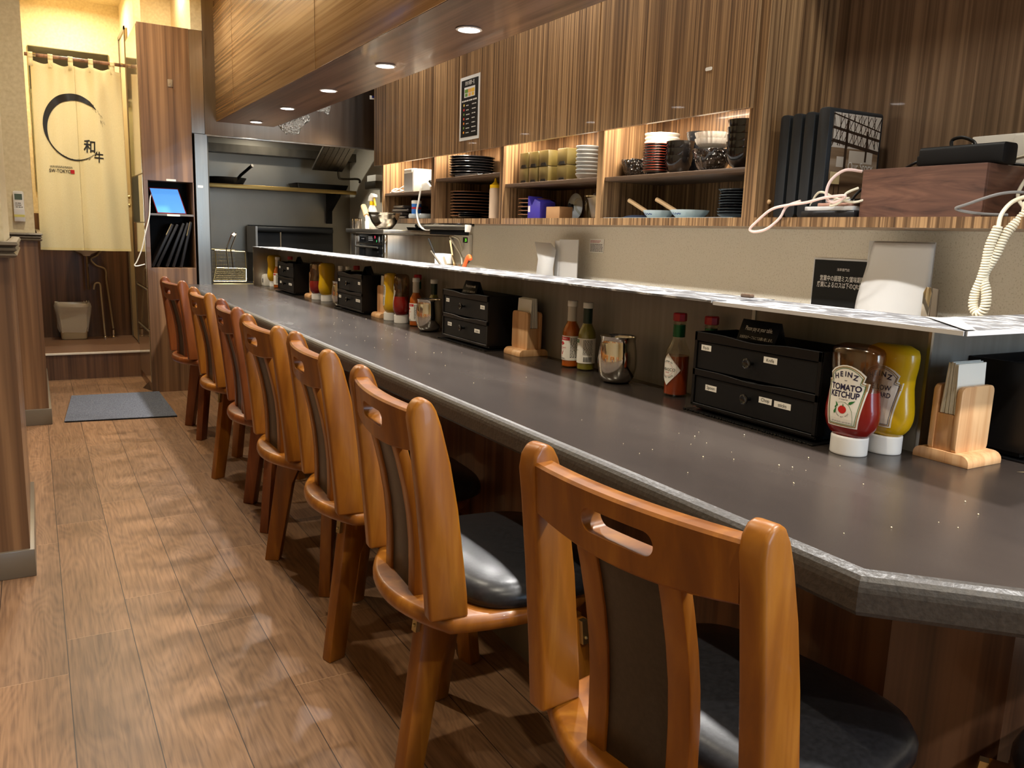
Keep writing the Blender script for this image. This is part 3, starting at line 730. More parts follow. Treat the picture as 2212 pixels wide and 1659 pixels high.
def squeeze(label, loc, kind, level=.2, rz=0, group=None, back=False):
    nm = 'ketchup_bottle' if kind == 'ketchup' else 'mustard_bottle'
    t = thing(nm, label, 'bottle', (loc[0], loc[1], CT), rz, group or ('upside-down ketchup bottles' if kind == 'ketchup' else 'upside-down mustard bottles'))
    zs = [lerp(.033, .1985, k/22) for k in range(23)]
    full = level >= .19
    if full: MB().loft([kring(z) for z in zs]).build('bottle_body', mustard_m, t, sharp=60)
    else:
        MB().loft([kring(lerp(level, .1985, k/14)) for k in range(15)], False, True).build('bottle_body', smear, t, sharp=60)
        MB().loft([kring(lerp(.033, level, k/14)) for k in range(15)]).build('sauce', ketchup_m, t, sharp=60)
    MB().loft([[(x*.99, y*.9, z) for x, y, _ in [(.030*c, .037*s, 0) for c, s in [(math.cos(2*PI*k/32), math.sin(2*PI*k/32)) for k in range(32)]]] for z in (0, .004, .030, .034)]).build('cap', cap_m, t, bevel=.002)
    f1, f2, f3 = kfn(.0004), kfn(.0008), kfn(.0012)
    if back:
        lb = MB(); fill_poly(lb, f1, rrect(.062, .088, .010, 3, 0, .106)); lab = lb.build('back_label', M('silver_label', srgb(206, 202, 188), .4), t, norm=False)
        c = MB(); lines(c, f2, -.026, .024, .068, .100, 7, seed=8, jit=.1); patch(c, f2, rect(-.026, .1025, .026, .105)); lines(c, f2, -.026, .026, .108, .145, 9, seed=9, jit=.05); c.build('small_print', ink, lab, norm=False)
        return t
    lb = MB(); fill_poly(lb, f1, keystone()); lab = lb.build('front_label', label_w, t, norm=False)
    g = MB(); ribbon(g, f2, keystone(g=.0022), .0016); g.build('gold_frame', ink_gold, lab, norm=False)
    g = MB(); ribbon(g, f2, keystone(g=.0048), .0009); g.build('green_frame', ink_green if kind == 'ketchup' else ink_navy, lab, norm=False)
    c = MB()
    for i, ch in enumerate('HEINZ'):
        u = (-.0195, -.0092, -.0012, .0070, .0180)[i]
        put_text(c, ch, .0128, f2, u, .1475-.006*(u/.02)**2, rot=-u*9, bold=.03)
    put_text(c, '1869', .0030, f2, 0, .1355)
    if kind == 'ketchup':
        put_text(c, 'TOMATO', .0150, f2, 0, .1235, sx=.92, bold=.03); put_text(c, 'KETCHUP', .0150, f2, 0, .1105, sx=.84, bold=.03)
        put_text(c, '57 VARIETIES', .0032, f2, 0, .1015); put_text(c, 'NET WT 20 OZ (1 LB 4 OZ) 567 g', .0036, f2, 0, .0605, sx=.75)
        for i, ch in enumerate('GROWN NOT MADE'):
            a = R(205+130*i/13); put_text(c, ch, .0030, f2, .0135*math.cos(a), .0835+.0135*math.sin(a), rot=a+PI/2)
        tm = MB(); patch(tm, f2, [(.0078*math.cos(k*PI/10)*(1+.06*math.cos(2*k*PI/10)), .0835+.0072*math.sin(k*PI/10)) for k in range(20)]); tm.build('tomato_picture', M('tomato_red', srgb(196, 34, 28), .4), lab, norm=False)
        lf = MB()
        for cu, cv, ang, s_ in ((-.014, .080, 70, 1), (-.012, .092, 120, .8), (.016, .098, 30, 1.1), (-.013, .088, 60, .7), (.001, .0915, 100, .5)):
            c_, s2 = math.cos(R(ang)), math.sin(R(ang))
            patch(lf, f2, [(cu+(x*c_-y*s2)*s_, cv+(x*s2+y*c_)*s_) for x, y in ((-.006, 0), (-.003, .0024), (.001, .0018), (.007, 0), (.001, -.0018), (-.003, -.0024))])
        pth = [(-.012, .094), (-.004, .0965), (.004, .0965), (.012, .092), (.018, .082), (.0205, .070), (.0205, .058)]
        for (x0, y0), (x1, y1) in zip(pth, pth[1:]): patch(lf, f2, [(x0, y0), (x1, y1), (x1+.0005, y1+.0005), (x0+.0005, y0+.0005)])
        lf.build('leaf_picture', ink_green, lab, norm=False)
    else:
        put_text(c, 'YELLOW', .0125, f2, 0, .1225, sx=.9, bold=.012); put_text(c, 'MUSTARD', .0125, f2, 0, .1095, sx=.84, bold=.012)
    c.build('lettering', ink_navy, lab, norm=False)
    return t
# ---- stainless steel tumbler
def pitcher(label, loc):
    t = thing('steel_pot', label, 'pot', (loc[0], loc[1], CT), 0, 'barrel-shaped steel pots')
    out = [(.030, .003), (.038, .006), (.0455, .020), (.0500, .042), (.0508, .062), (.0485, .086), (.0452, .104), (.0440, .111), (.0458, .118), (.0480, .1225)]
    ins = [(r-.0012, z) for r, z in out[::-1]]
    MB().lathe(out+ins, 44, cap0=True, cap1=True).build('body', chrome, t, sharp=70)
    MB().lathe([(.031, 0), (.033, .001), (.036, .0065), (.030, .007)], 36).build('base_ring', black_pl, t)
    return t
# ---- wooden napkin stand
napkin_m = M('napkin_paper', srgb(228, 224, 212), .8)
def napkin_stand(label, loc, rz, napkins):
    t = thing('napkin_stand', label, 'napkin holder', (loc[0], loc[1], CT), rz, 'wooden napkin stands')
    side = [(-.006, 0), (.104, 0)] ; q = []
    for k in range(6):
        a = R(90*k/5); q.append((.088+.016*math.sin(a), .007+.014*math.cos(a)))
    prof = [(0, 0), (.104, 0)] + q[::-1] + [(.016, .021)] + [(.016-.016*math.sin(R(18*k)), .007+.014*math.cos(R(18*k))) for k in range(1, 6)]
    MB().prism(prof, -.050, .050, lambda a, b, y: (a, y, b)).build('base', bamboo, t, bevel=.001)
    for x, lean in ((.027, .0), (.070, .0)):
        MB().prism(rrect(.096, .120, .012, 4, 0, .077), x, x+.0095, lambda a, b, q_: (q_, a, b)).build('panel', bamboo, t, bevel=.0012)
    MB().box(.0365, -.045, .021, .070, .045, .086).build('spacer', bamboo, t, bevel=.001)
    rr = random.Random(int(loc[1]*100)); grp = 'napkin stack in stand %d' % int(loc[1]*10)
    n = MB(); k = 0; x = .0385
    while x < .067:
        jx, jz, jy = rr.random()*.0012, rr.random()*.006, (rr.random()-.5)*.006
        tilt = -.010*(x-.0385)/.03
        b = MB().box(x, -.041+jy, .087, x+.0019, .041+jy, .1735+jz); b.map(lambda a, c, z: (a+(tilt+.004)*(z-.087)/.08, c, z)); n.ext(b); x += .0024
    o = n.build('napkin_stack', napkin_m)
    o.location = t.location; o.rotation_euler = t.rotation_euler
    tag(o, napkins, 'napkins', 'folded napkins in the stands'); o['kind'] = 'stuff'
    return t
# ---- two-drawer cutlery box
def cutlery_box(label, loc, rz, tags, mat_on=True, tent=None):
    t = thing('cutlery_box', label, 'drawer box', (loc[0], loc[1], CT+.006), rz, 'black cutlery drawer boxes')
    W, D, Hh = .170, .125, .170
    def railf(z0, z1, dip):
        n = 16; pts = [(lerp(-W, W, k/n), z0) for k in range(n+1)]
        for k in range(n, -1, -1):
            y = lerp(-W, W, k/n); q = max(0, 1-abs(y)/.10); q = q*q*(3-2*q); pts.append((y, z1-dip*q))
        return MB().prism(pts, 0, .006, lambda a, b, x: (x, a, b))
    c = MB()
    c.box(.004, -W, .008, D, -W+.004, Hh); c.box(.004, W-.004, .008, D, W, Hh); c.box(D-.004, -W+.004, .008, D, W-.004, Hh)
    c.box(.004, -W+.004, .008, D-.004, W-.004, .012); c.box(.006, -W+.004, .080, D-.004, W-.004, .084); c.box(.006, -W+.004, .150, D-.004, W-.004, .154)
    c.box(.012, -W+.006, 0, D-.006, W-.006, .008)
    c.ext(railf(.006, .0125, 0)); c.ext(railf(.074, .0885, .005)); c.ext(railf(.1505, Hh, .006))
    c.box(0, -W, .0085, .005, -W+.008, Hh); c.box(0, W-.008, .0085, .005, W, Hh)
    c.build('case', black_pl, t, bevel=.0008, seg=1)
    ds = []
    for z0, z1 in ((.090, .1495), (.0135, .073)):
        d = MB().box(.003, -W+.0092, z0, .10, W-.0092, z1).build('drawer', black_mat, t, bevel=.001, seg=1); ds.append(d)
        zc = (z0+z1)/2-(.0 if z0 > .05 else -.003)
        k = MB().lathe([(.004, 0), (.004, .009), (.0075, .0125), (.0105, .0155), (.0108, .0185), (.0085, .0195), (.0045, .0175)], 18)
        k.map(lambda x, y, z: (.003-z, y, zc+x+.004)); k.build('knob', black_gl, d)
    for s, y, z, w_ in tags:
        d = ds[0] if z > .08 else ds[1]
        fn = plane_fn((.0025, y, z), (0, -1, 0), (0, 0, 1))
        f2 = plane_fn((.0020, y, z), (0, -1, 0), (0, 0, 1))
        pl = MB(); patch(pl, fn, rect(-w_/2, -.0062, w_/2, .0062)); o = pl.build('name_tag', label_w, d, norm=False)
        if s: x = MB(); put_text(x, s, .0098, f2); x.build('lettering', M('tag_ink', srgb(60, 58, 54), .6) if 'tag_ink' not in bpy.data.materials else bpy.data.materials['tag_ink'], o, norm=False)
    m = MB().box(-.012, -W-.008, -.006, D+.002, W+.008, -.003)
    rr = random.Random(5)
    for k in range(86):
        y = -W-.006+k*(2*W+.012)/85; m.sph((-.013+rr.random()*.003, y, -.0035), .0024, 6, 4)
    m2 = m.build('rubber_mat', black_pl); m2.location = t.location; m2.rotation_euler = (0, 0, rz)
    return t, m2
def tent_card(label, loc, rz):
    t = thing('tent_card', label, 'sign', loc, rz, 'black tent cards about paying')
    hw, hh, dd = .052, .052, .020
    MB().add([(-dd, hw, 0), (-dd, -hw, 0), (0, -hw, hh), (0, hw, hh)], [(0, 1, 2, 3)]).build('front_leaf', black_mat, t, solid=.0012)
    MB().add([(dd, hw, 0), (dd, -hw, 0), (0, -hw, hh), (0, hw, hh)], [(0, 1, 2, 3)]).build('back_leaf', black_mat, t, solid=.0012)
    fn = plane_fn((-dd, 0, 0), (0, -1, 0), (dd, 0, hh), .0011)
    x = MB(); put_text(x, 'Please pay at your table.', .0135, fn, 0, .036, sx=.56)
    put_text(x, 'お会計はテーブルにてお願い致します。', .0078, fn, 0, .018, sx=.66); x.build('lettering', ink_w, t, norm=False)
    return t
BX = 1.248
TAGS_D = [('Fork', .135, .137, .030), ('Knife', -.046, .136, .035), ('Spoon', .112, .052, .034), ('Chop', -.042, .054, .034), ('sticks', -.086, .053, .042)]
TAGS_C = [('Fork', .132, .134, .026), ('Knife', -.128, .131, .030), ('Spoon', .113, .052, .032), ('sticks', -.094, .050, .038)]
TAGS_B = [('Fork', .152, .131, .026), ('Knife', -.127, .131, .030), ('Spoon', .140, .054, .034), ('Chopsticks', -.112, .053, .056)]
TAGS_A = [('Fork', .131, .138, .026), ('Knife', -.045, .138, .034), ('Spoon', .115, .052, .034), ('Chopsticks', -.092, .051, .064)]
E_TAGS = [('Fork', .12, .137, .030), ('Spoon', .11, .052, .034)]
boxes = [((BX, 1.178), 0, TAGS_D, 'black two-drawer cutlery box with Fork, Knife, Spoon tags, nearest the camera on the long counter', 'black beaded rubber mat under the nearest cutlery box on the long counter'),
 ((BX, 2.476), 0, TAGS_C, 'black two-drawer cutlery box between a steel pot and a napkin stand, second from the camera', 'black beaded rubber mat under the second cutlery box'),
 ((BX, 3.650), 0, TAGS_B, 'black two-drawer cutlery box third from the camera, with tent card seen edge-on', 'black beaded rubber mat under the third cutlery box'),
 ((BX, 4.760), 0, TAGS_A, 'small far black two-drawer cutlery box near the end of the counter', 'black beaded rubber mat under the farthest cutlery box'),
 ((1.675, .762), R(90), E_TAGS, 'black cutlery box round the corner behind the nearest napkin stand, cut by the right edge', 'black beaded rubber mat under the cutlery box round the corner')]
for (x, y), rz, tg, lab, ml in boxes:
    t, m2 = cutlery_box(lab, (x, y), rz, tg); tag(m2, ml, 'mat', 'rubber mats under the cutlery boxes')
for y, x, lab, rz in ((1.196, 1.288, 'black tent card reading Please pay at your table, on the nearest cutlery box', 0), (2.492, 1.288, 'black tent card reading Please pay at your table, on the second cutlery box', 0),
                  (3.545, 1.300, 'black tent card turned edge-on on the third cutlery box', R(-35)), (4.66, 1.300, 'black tent card on the farthest cutlery box', R(-25))):
    tent_card(lab, (x, y, CT+.1605), rz)
# groups of condiments from near to far
squeeze('upside-down tomato ketchup bottle with white keystone label, nearest the camera, two-thirds full', (1.262, .942), 'ketchup', .118, R(4))
squeeze('upside-down yellow mustard bottle behind the nearest ketchup bottle', (1.335, .925), 'mustard', rz=R(0))
napkin_stand('wooden napkin stand beside the cutlery box round the corner, front turned to the camera', (1.414, .780), R(90), 'white folded napkins in the nearest wooden stand')
red_sauce('red-capped pepper sauce bottle with diamond label left of the nearest cutlery box', (1.330, 1.492), .098)
red_sauce('red-capped pepper sauce bottle whose cap shows behind the nearest cutlery box', (1.352, 1.408), .10)
pitcher('shiny barrel-shaped steel pot nearest the camera, beside the green hot sauce', (1.302, 1.690))
hot_sauce('orange hot sauce bottle with white neck, left of the nearest steel pot', (1.330, 1.948), 'orange')
hot_sauce('green hot sauce bottle with dark neck, right beside the nearest steel pot', (1.340, 1.885), 'green')
napkin_stand('wooden napkin stand right of the second cutlery box', (1.282, 2.206), 0, 'white folded napkins in the stand right of the second cutlery box')
pitcher('barrel-shaped steel pot left of the second cutlery box', (1.290, 2.852))
hot_sauce('green hot sauce bottle with dark neck behind the middle steel pot', (1.345, 2.930), 'green')
hot_sauce('orange hot sauce bottle left of the middle steel pot', (1.312, 3.030), 'orange')
red_sauce('red-capped pepper sauce bottle between ketchup and orange sauce left of the middle steel pot', (1.352, 3.105), .10)
squeeze('nearly empty upside-down ketchup bottle left of the middle steel pot', (1.300, 3.150), 'ketchup', .110, R(-35))
squeeze('upside-down mustard bottle showing its printed silver back label', (1.298, 3.262), 'mustard', back=True, rz=R(-18))
napkin_stand('wooden napkin stand right of the third cutlery box', (1.272, 3.378), 0, 'white folded napkins in the stand right of the third cutlery box')
pitcher('barrel-shaped steel pot half hidden by the third cutlery box', (1.300, 3.905))
hot_sauce('orange hot sauce bottle left of the third cutlery box', (1.335, 4.028), 'orange')
hot_sauce('green hot sauce bottle left of the third cutlery box', (1.352, 3.962), 'green')
red_sauce('red-capped pepper sauce bottle peeping over the third cutlery box', (1.358, 3.86), .10)
squeeze('upside-down mustard bottle seen edge-on, left of the third cutlery box', (1.318, 4.205), 'mustard', rz=R(-62))
squeeze('low upside-down ketchup bottle between napkin stand and edge-on mustard bottle', (1.302, 4.320), 'ketchup', .100, R(-50))
napkin_stand('wooden napkin stand right of the farthest cutlery box', (1.284, 4.455), 0, 'white folded napkins in the stand right of the farthest cutlery box')
red_sauce('red-capped pepper sauce bottle behind the farthest cutlery box', (1.358, 5.06), .10)
hot_sauce('orange hot sauce bottle left of the farthest cutlery box', (1.312, 5.185), 'orange')
squeeze('upside-down mustard bottle seen edge-on at the far end of the counter', (1.328, 5.330), 'mustard', rz=R(-60))
t = thing('handset_base', 'small white plastic wedge-shaped gadget at the far end of the counter', 'gadget', (1.290, 5.410, CT))
MB().prism([(.055, .0), (-.055, .0), (-.058, .012), (-.018, .070), (.050, .078)], -.018, .018, lambda a, b, y: (y, -a, b)).build('body', white_pl, t, bevel=.004)
MB().box(-.0195, -.012, .020, -.017, .002, .046).build('slot', ink, t)
# crumbs on the worktop
rr = random.Random(3); cb = MB()
for k in range(70):
    x, y = rr.uniform(.86, 1.22), rr.choice([rr.uniform(.6, 1.2), rr.uniform(1.3, 3.4), rr.uniform(2.2, 3.4)])
    s_ = rr.uniform(.0006, .0013); cb.sph((x, y, CT+s_*1.05), s_, 5, 3)
o = cb.build('crumbs', M('crumb', srgb(222, 206, 170), .8)); o['kind'] = 'stuff'; tag(o, 'pale crumbs and salt grains scattered over the dark counter top', 'crumbs')
sl = tag(MB().add([(1.43, .735, CT+.0004), (1.475, .70, CT+.0004), (1.62, .635, CT+.0004), (1.62, .64, CT+.0004), (1.48, .706, CT+.0004)], [(0, 1, 2, 3, 4)]).build('scratch_mark', M('worn_scratch', srgb(196, 176, 130), .5)), 'pale worn scratch across the counter near the right edge of the picture', 'mark')

# ================================================================ wall cabinets over the kitchen side
CX0, CX1 = 2.0, 2.315         # cabinet front and back
RB, RT = 1.106, 1.134         # bottom rail
DB, UT = 1.475, 1.586         # underside of the doors, top of the open units
BAYS = [(4.400, 5.190, 1.295), (3.595, 4.400, 1.356), (2.780, 3.595, 1.298), (1.968, 2.780, 1.295)]
BN = ['at the far left end, holding cables and a white box', 'with stacks of round black plates', 'with green boxes on its upper shelf', 'with white, red and black bowls on its upper shelf']
led_e = 10
shelf_m = M('dark_brown_shelf_board', srgb(82, 64, 50), .4)
wrapped = foil_mat()
wrapped.name = 'film_wrapped_black_ware'; wrapped.node_tree.nodes['Principled BSDF'].inputs['Metallic'].default_value = .15
wrapped.node_tree.nodes['Principled BSDF'].inputs['Base Color'].default_value = srgb(40, 38, 38); wrapped.node_tree.nodes['Principled BSDF'].inputs['Coat Weight'].default_value = 1; wrapped.node_tree.nodes['Principled BSDF'].inputs['Roughness'].default_value = .1
for k, (y0, y1, sh) in enumerate(BAYS):
    t = thing('shelf_unit', 'open striped-wood wall shelf unit ' + BN[k], 'shelf unit', group='open shelf units under the wall cupboards')
    MB().box(CX0, y1-.018, RT, CX1, y1, UT).build('side_panel', z_vert, t)
    MB().box(CX0, y0, RT, CX1, y0+.018, UT).build('side_panel', z_vert, t)
    MB().box(CX1-.012, y0+.018, RT, CX1, y1-.018, UT).build('back_panel', z_vert, t)
    MB().box(CX0-.001, y0, RB, CX1, y1, RT).build('bottom_board', z_vert, t)
    MB().box(CX0+.012, y0+.018, sh-.016, CX1-.012, y1-.018, sh).build('shelf', shelf_m, t, bevel=.002)
    MB().box(CX0+.012, y0+.06, UT-.012, CX0+.034, y1-.06, UT-.002).build('light_strip', glow_strip, t)
    area('shelf_strip_lamp', (CX0+.05, (y0+y1)/2, UT-.016), .03, led_e, (1.0, .86, .68), sy=y1-y0-.14, shape='RECTANGLE', spread=170)
# cupboards above
CUPS = [(4.048, 5.290, 'left wall cupboard with striped wood door next to the steel hood'), (2.802, 4.044, 'middle wall cupboard with striped wood door bearing the dark notice'), (1.968, 2.798, 'right wall cupboard with striped wood door and a small white tag')]
for y0, y1, lab in CUPS:
    t = thing('wall_cupboard', lab, 'cupboard', group='wall cupboards with striped doors')
    MB().box(CX0, y0, UT+.001, CX1, y1, CEIL-.005).build('carcass', z_vert, t)
    MB().box(CX0-.020, y0+.001, DB-.002, CX0-.001, y1-.001, CEIL-.005).build('door', z_vert, t, bevel=.001, seg=1)
# tall niche on the right
t = thing('open_niche', 'tall open dark striped wood niche at the right edge holding binders and telephone', 'shelf unit')
MB().box(CX0-.002, 1.930, RB, CX1, 1.966, 2.612).build('side_panel', z_vert, t)
MB().box(CX1-.012, -.2, RT, CX1, 1.930, 2.612).build('back_panel', z_niche, t)
MB().box(CX0-.001, -.2, RB, CX1, 1.930, RT).build('bottom_board', z_vert, t)
MB().box(CX0+.01, -.2, 2.10, CX1-.012, 1.930, 2.13).build('top_board', z_niche, t)
MB().box(CX0-.002, -.236, RB, CX1, -.2, 2.612).build('side_panel', z_vert, t)
pk = MB(); pk.sph((CX0+.06, 1.930, 1.185), .008, 10, 6)
pk.build('shelf_peg', pale_wood, t)
tg = tag(MB().prism(rrect(.030, .011, .004, 3, 2.165, 1.617), CX0-.0225, CX0-.0205, lambda a, b, x: (x, a, b)).build('door_tag', white_pl), 'tiny white plastic tag stuck on the right striped cupboard door', 'tag')
# dark notice on the middle cupboard door
t = thing('notice', 'tall dark notice sheet with white border listing dishes, on the middle cupboard door', 'notice')
nx = CX0-.0205
ny0, ny1, nz0, nz1 = 3.805, 4.025, 1.530, 1.845
MB().box(nx-.001, ny0, nz0, nx, ny1, nz1).build('sheet', white_pp, t)
MB().box(nx-.0016, ny0+.016, nz0+.016, nx-.001, ny1-.016, nz1-.016).build('print_ground', black_mat, t)
f0 = plane_fn((nx-.0019, (ny0+ny1)/2, nz0), (0, -1, 0), (0, 0, 1)); f1 = plane_fn((nx-.0022, (ny0+ny1)/2, nz0), (0, -1, 0), (0, 0, 1))
mb = MB(); put_text(mb, '食材の種類一覧', .024, f0, 0, .282, sx=.62); lines(mb, f0, -.085, .080, .192, .206, 1, seed=3)
for k in range(7):
    z = .035+.0225*k; lines(mb, f0, -.035, .005, z, z+.009, 1, seed=k, jit=.4); lines(mb, f0, .03, .075, z+.002, z+.011, 1, seed=k+20)
mb.build('lettering', ink_w, t, norm=False)
mb = MB(); patch(mb, f0, rect(-.06, .212, .06, .262)); mb.build('picture_ground', white_pp, t, norm=False)
for cols, c in (((-.055, -.018), (96, 140, 60)), ((-.017, .018), (214, 160, 90)), ((.019, .055), (220, 176, 60))):
    mb = MB(); patch(mb, f1, rect(cols[0], .234, cols[1], .252)); patch(mb, f1, rect(cols[0]+.004, .216, cols[1]-.004, .231)); mb.build('picture', M('dish_print', srgb(*c), .5), t, norm=False)
for k, c in enumerate(((230, 150, 50), (120, 150, 60), (225, 130, 50), (200, 70, 50), (110, 140, 60), (200, 50, 60), (220, 190, 90))):
    mb = MB(); patch(mb, f0, [(-.06+.008*math.cos(a), .040+.0225*k+.007*math.sin(a)) for a in range(6)]); mb.build('icon', M('icon_print', srgb(*c), .5), t, norm=False)
# ---------------------------------------------------------------- crockery
ply_black = M('black_glazed_ware', srgb(24, 25, 28), .2, coat=.4); ply_edge = M('brown_glazed_rim', srgb(150, 98, 62), .35)
lac_black = M('black_lacquer', srgb(18, 17, 18), .12, coat=.5); lac_red = M('red_lacquer', srgb(128, 48, 30), .3)
grey_gl = M('pale_grey_ware', srgb(196, 200, 198), .25, coat=.3); cel = M('pale_blue_ware', srgb(190, 200, 200), .2, coat=.4); blue_ink = M('blue_brush_paint', srgb(40, 56, 110), .4)
def plate_proto(name, label, group, R_, h, mat, rim=None, cat='plate'):
    t = thing(name, label, cat, group=group)
    MB().lathe([(R_*.60, 0), (R_*.66, .001), (R_*.88, h*.50), (R_*.985, h*.80), (R_, h*.90), (R_*.985, h), (R_*.93, h*.9), (R_*.62, .002+h*.1), (.001, .002+h*.1)], 40).build('dish', mat, t, sharp=50)
    if rim: MB().loft([[(r*R_*math.cos(2*PI*i/40), r*R_*math.sin(2*PI*i/40), z) for i in range(40)] for r, z in ((.996, h*.86), (1.004, h*.95), (.985, h*1.04), (.965, h*.97))], False, False).build('rim', rim, t, sharp=80)
    return t
def bowl_proto(name, label, group, R_, h, mat, rim=None, cat='bowl', ribs=0, foot=.5, rimh=.0014):
    t = thing(name, label, cat, group=group)
    pr = [(R_*foot*.96, 0), (R_*foot, .002), (R_*foot*.98, h*.08), (R_*.72, h*.22), (R_*.88, h*.48), (R_*.97, h*.8), (R_, h), (R_*.97, h), (R_*.93, h*.8), (R_*.84, h*.5), (R_*.6, h*.25), (.001, h*.2)]
    n = 48; rings = []
    for j, (r, z) in enumerate(pr):
        q = .035 if ribs and 3 <= j <= 6 else 0
        rings.append([(r*(1-q*(i % 2))*math.cos(2*PI*i/n), r*(1-q*(i % 2))*math.sin(2*PI*i/n), z) for i in range(n)])
    MB().loft(rings).build('bowl', mat, t, sharp=20 if ribs else 60)
    if rim: MB().loft([[(r*R_*math.cos(2*PI*i/n), r*R_*math.sin(2*PI*i/n), z) for i in range(n)] for r, z in ((1.002, h-rimh), (1.006, h-.0005), (.985, h+.0006), (.968, h-.001))], False, False).build('rim', rim, t, sharp=80)
    return t
def stack(proto, n, loc, step, name_fn, jit=.002, tilt=0):
    rr = random.Random(int(loc[1]*1000)); out = []
    for k in range(n):
        o = proto if k == 0 else dup(proto)
        o.location = (loc[0]+rr.uniform(-jit, jit), loc[1]+rr.uniform(-jit, jit), loc[2]+step*k+.0005)
        o['label'] = name_fn(k, n); out.append(o)
    return out
ORD = ['lowest', 'second from bottom', 'third from bottom', 'fourth from bottom', 'fifth from bottom', 'sixth from bottom', 'seventh from bottom', 'eighth from bottom', 'ninth from bottom', 'tenth from bottom', 'eleventh from bottom', 'twelfth from bottom', 'thirteenth from bottom']
def lf(what):
    return lambda k, n: '%s, %s' % (what, 'topmost' if k == n-1 else ORD[k])
X0 = 2.155
# bay 2
S2 = BAYS[1][2]
stack(plate_proto('round_plate', '', 'black plates on the upper shelf', .128, .021, ply_black), 8, (X0, 4.215, S2), .0138, lf('large black plate on the upper plate shelf'))
stack(plate_proto('round_plate', '', 'brown-rimmed plates on the bottom board', .122, .019, ply_black, ply_edge), 9, (X0+.01, 4.225, RT), .0165, lf('brown-rimmed black plate below the large plates'))
stack(plate_proto('small_plate', '', 'small black plates', .068, .012, ply_black), 3, (2.085, 4.085, RT), .0105, lf('small black plate before the brown-rimmed plates'), 0)
tr = thing('shallow_tray', 'narrow dark shallow tray lying on the front edge of the upper plate shelf', 'tray', (2.040, 4.03, S2), R(2))
MB().prism([(-.012, 0), (.012, 0), (.016, .011), (.013, .011), (.010, .003), (-.010, .003), (-.013, .011), (-.016, .011)], -.125, .125, lambda a, b, y: (a, y, b)).build('tray', M('blue_grey_ware', srgb(80, 88, 94), .3), tr)
sq = thing('squeeze_bottle', 'pale pink sauce squeeze bottle with yellow nozzle beside the plate stacks', 'bottle', (2.075, 3.790, RT))
MB().lathe([(.027, 0), (.030, .003), (.030, .145), (.027, .155)], 28).build('body', M('pale_sauce_bottle', srgb(206, 180, 152), .4), sq)
MB().lathe([(.0285, .155), (.0285, .170), (.018, .176), (.008, .186), (.0035, .204)], 24).build('nozzle', yellow_pl, sq)
hg = thing('hinge_plate', 'small white ribbed plate on the side of the plate shelf', 'bracket')
MB().box(2.05, 3.611, 1.40, 2.075, 3.6135, 1.455).build('plate', white_pl, hg)
# bay 3: green boxes
S3 = BAYS[2][2]
olive = noise_col(M('olive_gold_card', srgb(86, 74, 36), .35, coat=.2), (10, 10, 10), [(.3, srgb(70, 60, 28)), (.7, srgb(98, 86, 46))])
bpro = thing('olive_box', '', 'box', group='olive gold boxes in two rows')
MB().box(-.0, -.040, .0, .095, .040, .071).build('carton', olive, bpro, bevel=.003)
MB().prism([(-.026, .0), (.026, .0), (.018, .014), (-.018, .014)], -.0015, .0, lambda a, b, x: (x, a, b+.001)).build('thumb_notch', black_mat, bpro)
cols = ['first from the left', 'second from the left', 'third from the left', 'at the right end']
for r_ in range(2):
    for k, y in enumerate((3.478, 3.390, 3.300, 3.165)):
        o = bpro if (r_ == 0 and k == 0) else dup(bpro)
        o.location = (2.055+(.012 if k == 3 else 0), y, S3+.0005+.0722*r_)
        o['label'] = 'olive gold box in the %s row, %s' % ('upper' if r_ else 'lower', cols[k])
stack(plate_proto('stacked_bowl', '', 'pale grey bowls by the divider', .052, .030, M('grey_ware', srgb(140, 146, 148), .3, coat=.2), cat='bowl'), 8, (2.115, 3.035, S3), .0165, lf('pale grey bowl beside the olive boxes'))
stack(plate_proto('round_plate', '', 'brown-rimmed plates under the olive boxes', .090, .020, ply_black, ply_edge), 5, (2.13, 3.465, RT), .0185, lf('brown-rimmed plate below the olive boxes'), .003)
pb = thing('violet_box', 'violet plastic magazine holder with open slanted top and a white tag', 'holder', (2.035, 3.340, RT))
MB().prism([(-.055, 0), (.055, 0), (.055, .075), (.005, .090), (-.020, .060), (-.055, .105)][::-1], 0, .085, lambda a, b, x: (x, a if True else 0, b)).map(lambda x, y, z: (x, -y, z)).build('body', purple_pl, pb, bevel=.003)
MB().box(-.0012, .032, .030, 0, .048, .058).build('tag', label_w, pb)
lid = thing('pan_cover', 'grey white round pan cover standing on edge behind the violet holder', 'lid', (2.20, 3.235, RT))
q = MB().lathe([(.058, 0), (.060, .004), (.050, .012), (.02, .018), (.001, .019)], 32); q.map(lambda x, y, z: (-z, y, x+.061)); q.build('lid', grey_gl, lid)
q = MB().lathe([(.010, .018), (.010, .030), (.014, .036)], 16); q.map(lambda x, y, z: (-z, y, x+.061)); q.build('knob', black_pl, lid)
cb = thing('cardboard_tray', 'low tan cardboard box in front of the glass jug', 'box', (2.035, 3.175, RT))
MB().box(0, -.055, 0, .07, .055, .052).build('carton', M('tan_card', srgb(178, 136, 92), .8), cb, bevel=.001)
jg = thing('glass_jug', 'clear glass jug with steel lid at the right of the lower shelf', 'jug', (2.185, 3.060, RT))
MB().lathe([(.050, 0), (.054, .003), (.052, .085), (.046, .098)], 32).build('glass', clear_gl, jg)
MB().lathe([(.050, .098), (.050, .104), (.012, .107), (.010, .114), (.014, .118), (.001, .12)], 32).build('lid', chrome, jg)
MB().tube(bez([(-.045, .035, .088), (-.055, .070, .085), (-.05, .078, .05), (-.045, .045, .02)], 8), .005, 8).build('handle', clear_gl, jg)
pn = thing('steel_pan_box', 'small grey steel gastro pan leaning beside the glass jug', 'pan', (2.06, 2.905, RT))
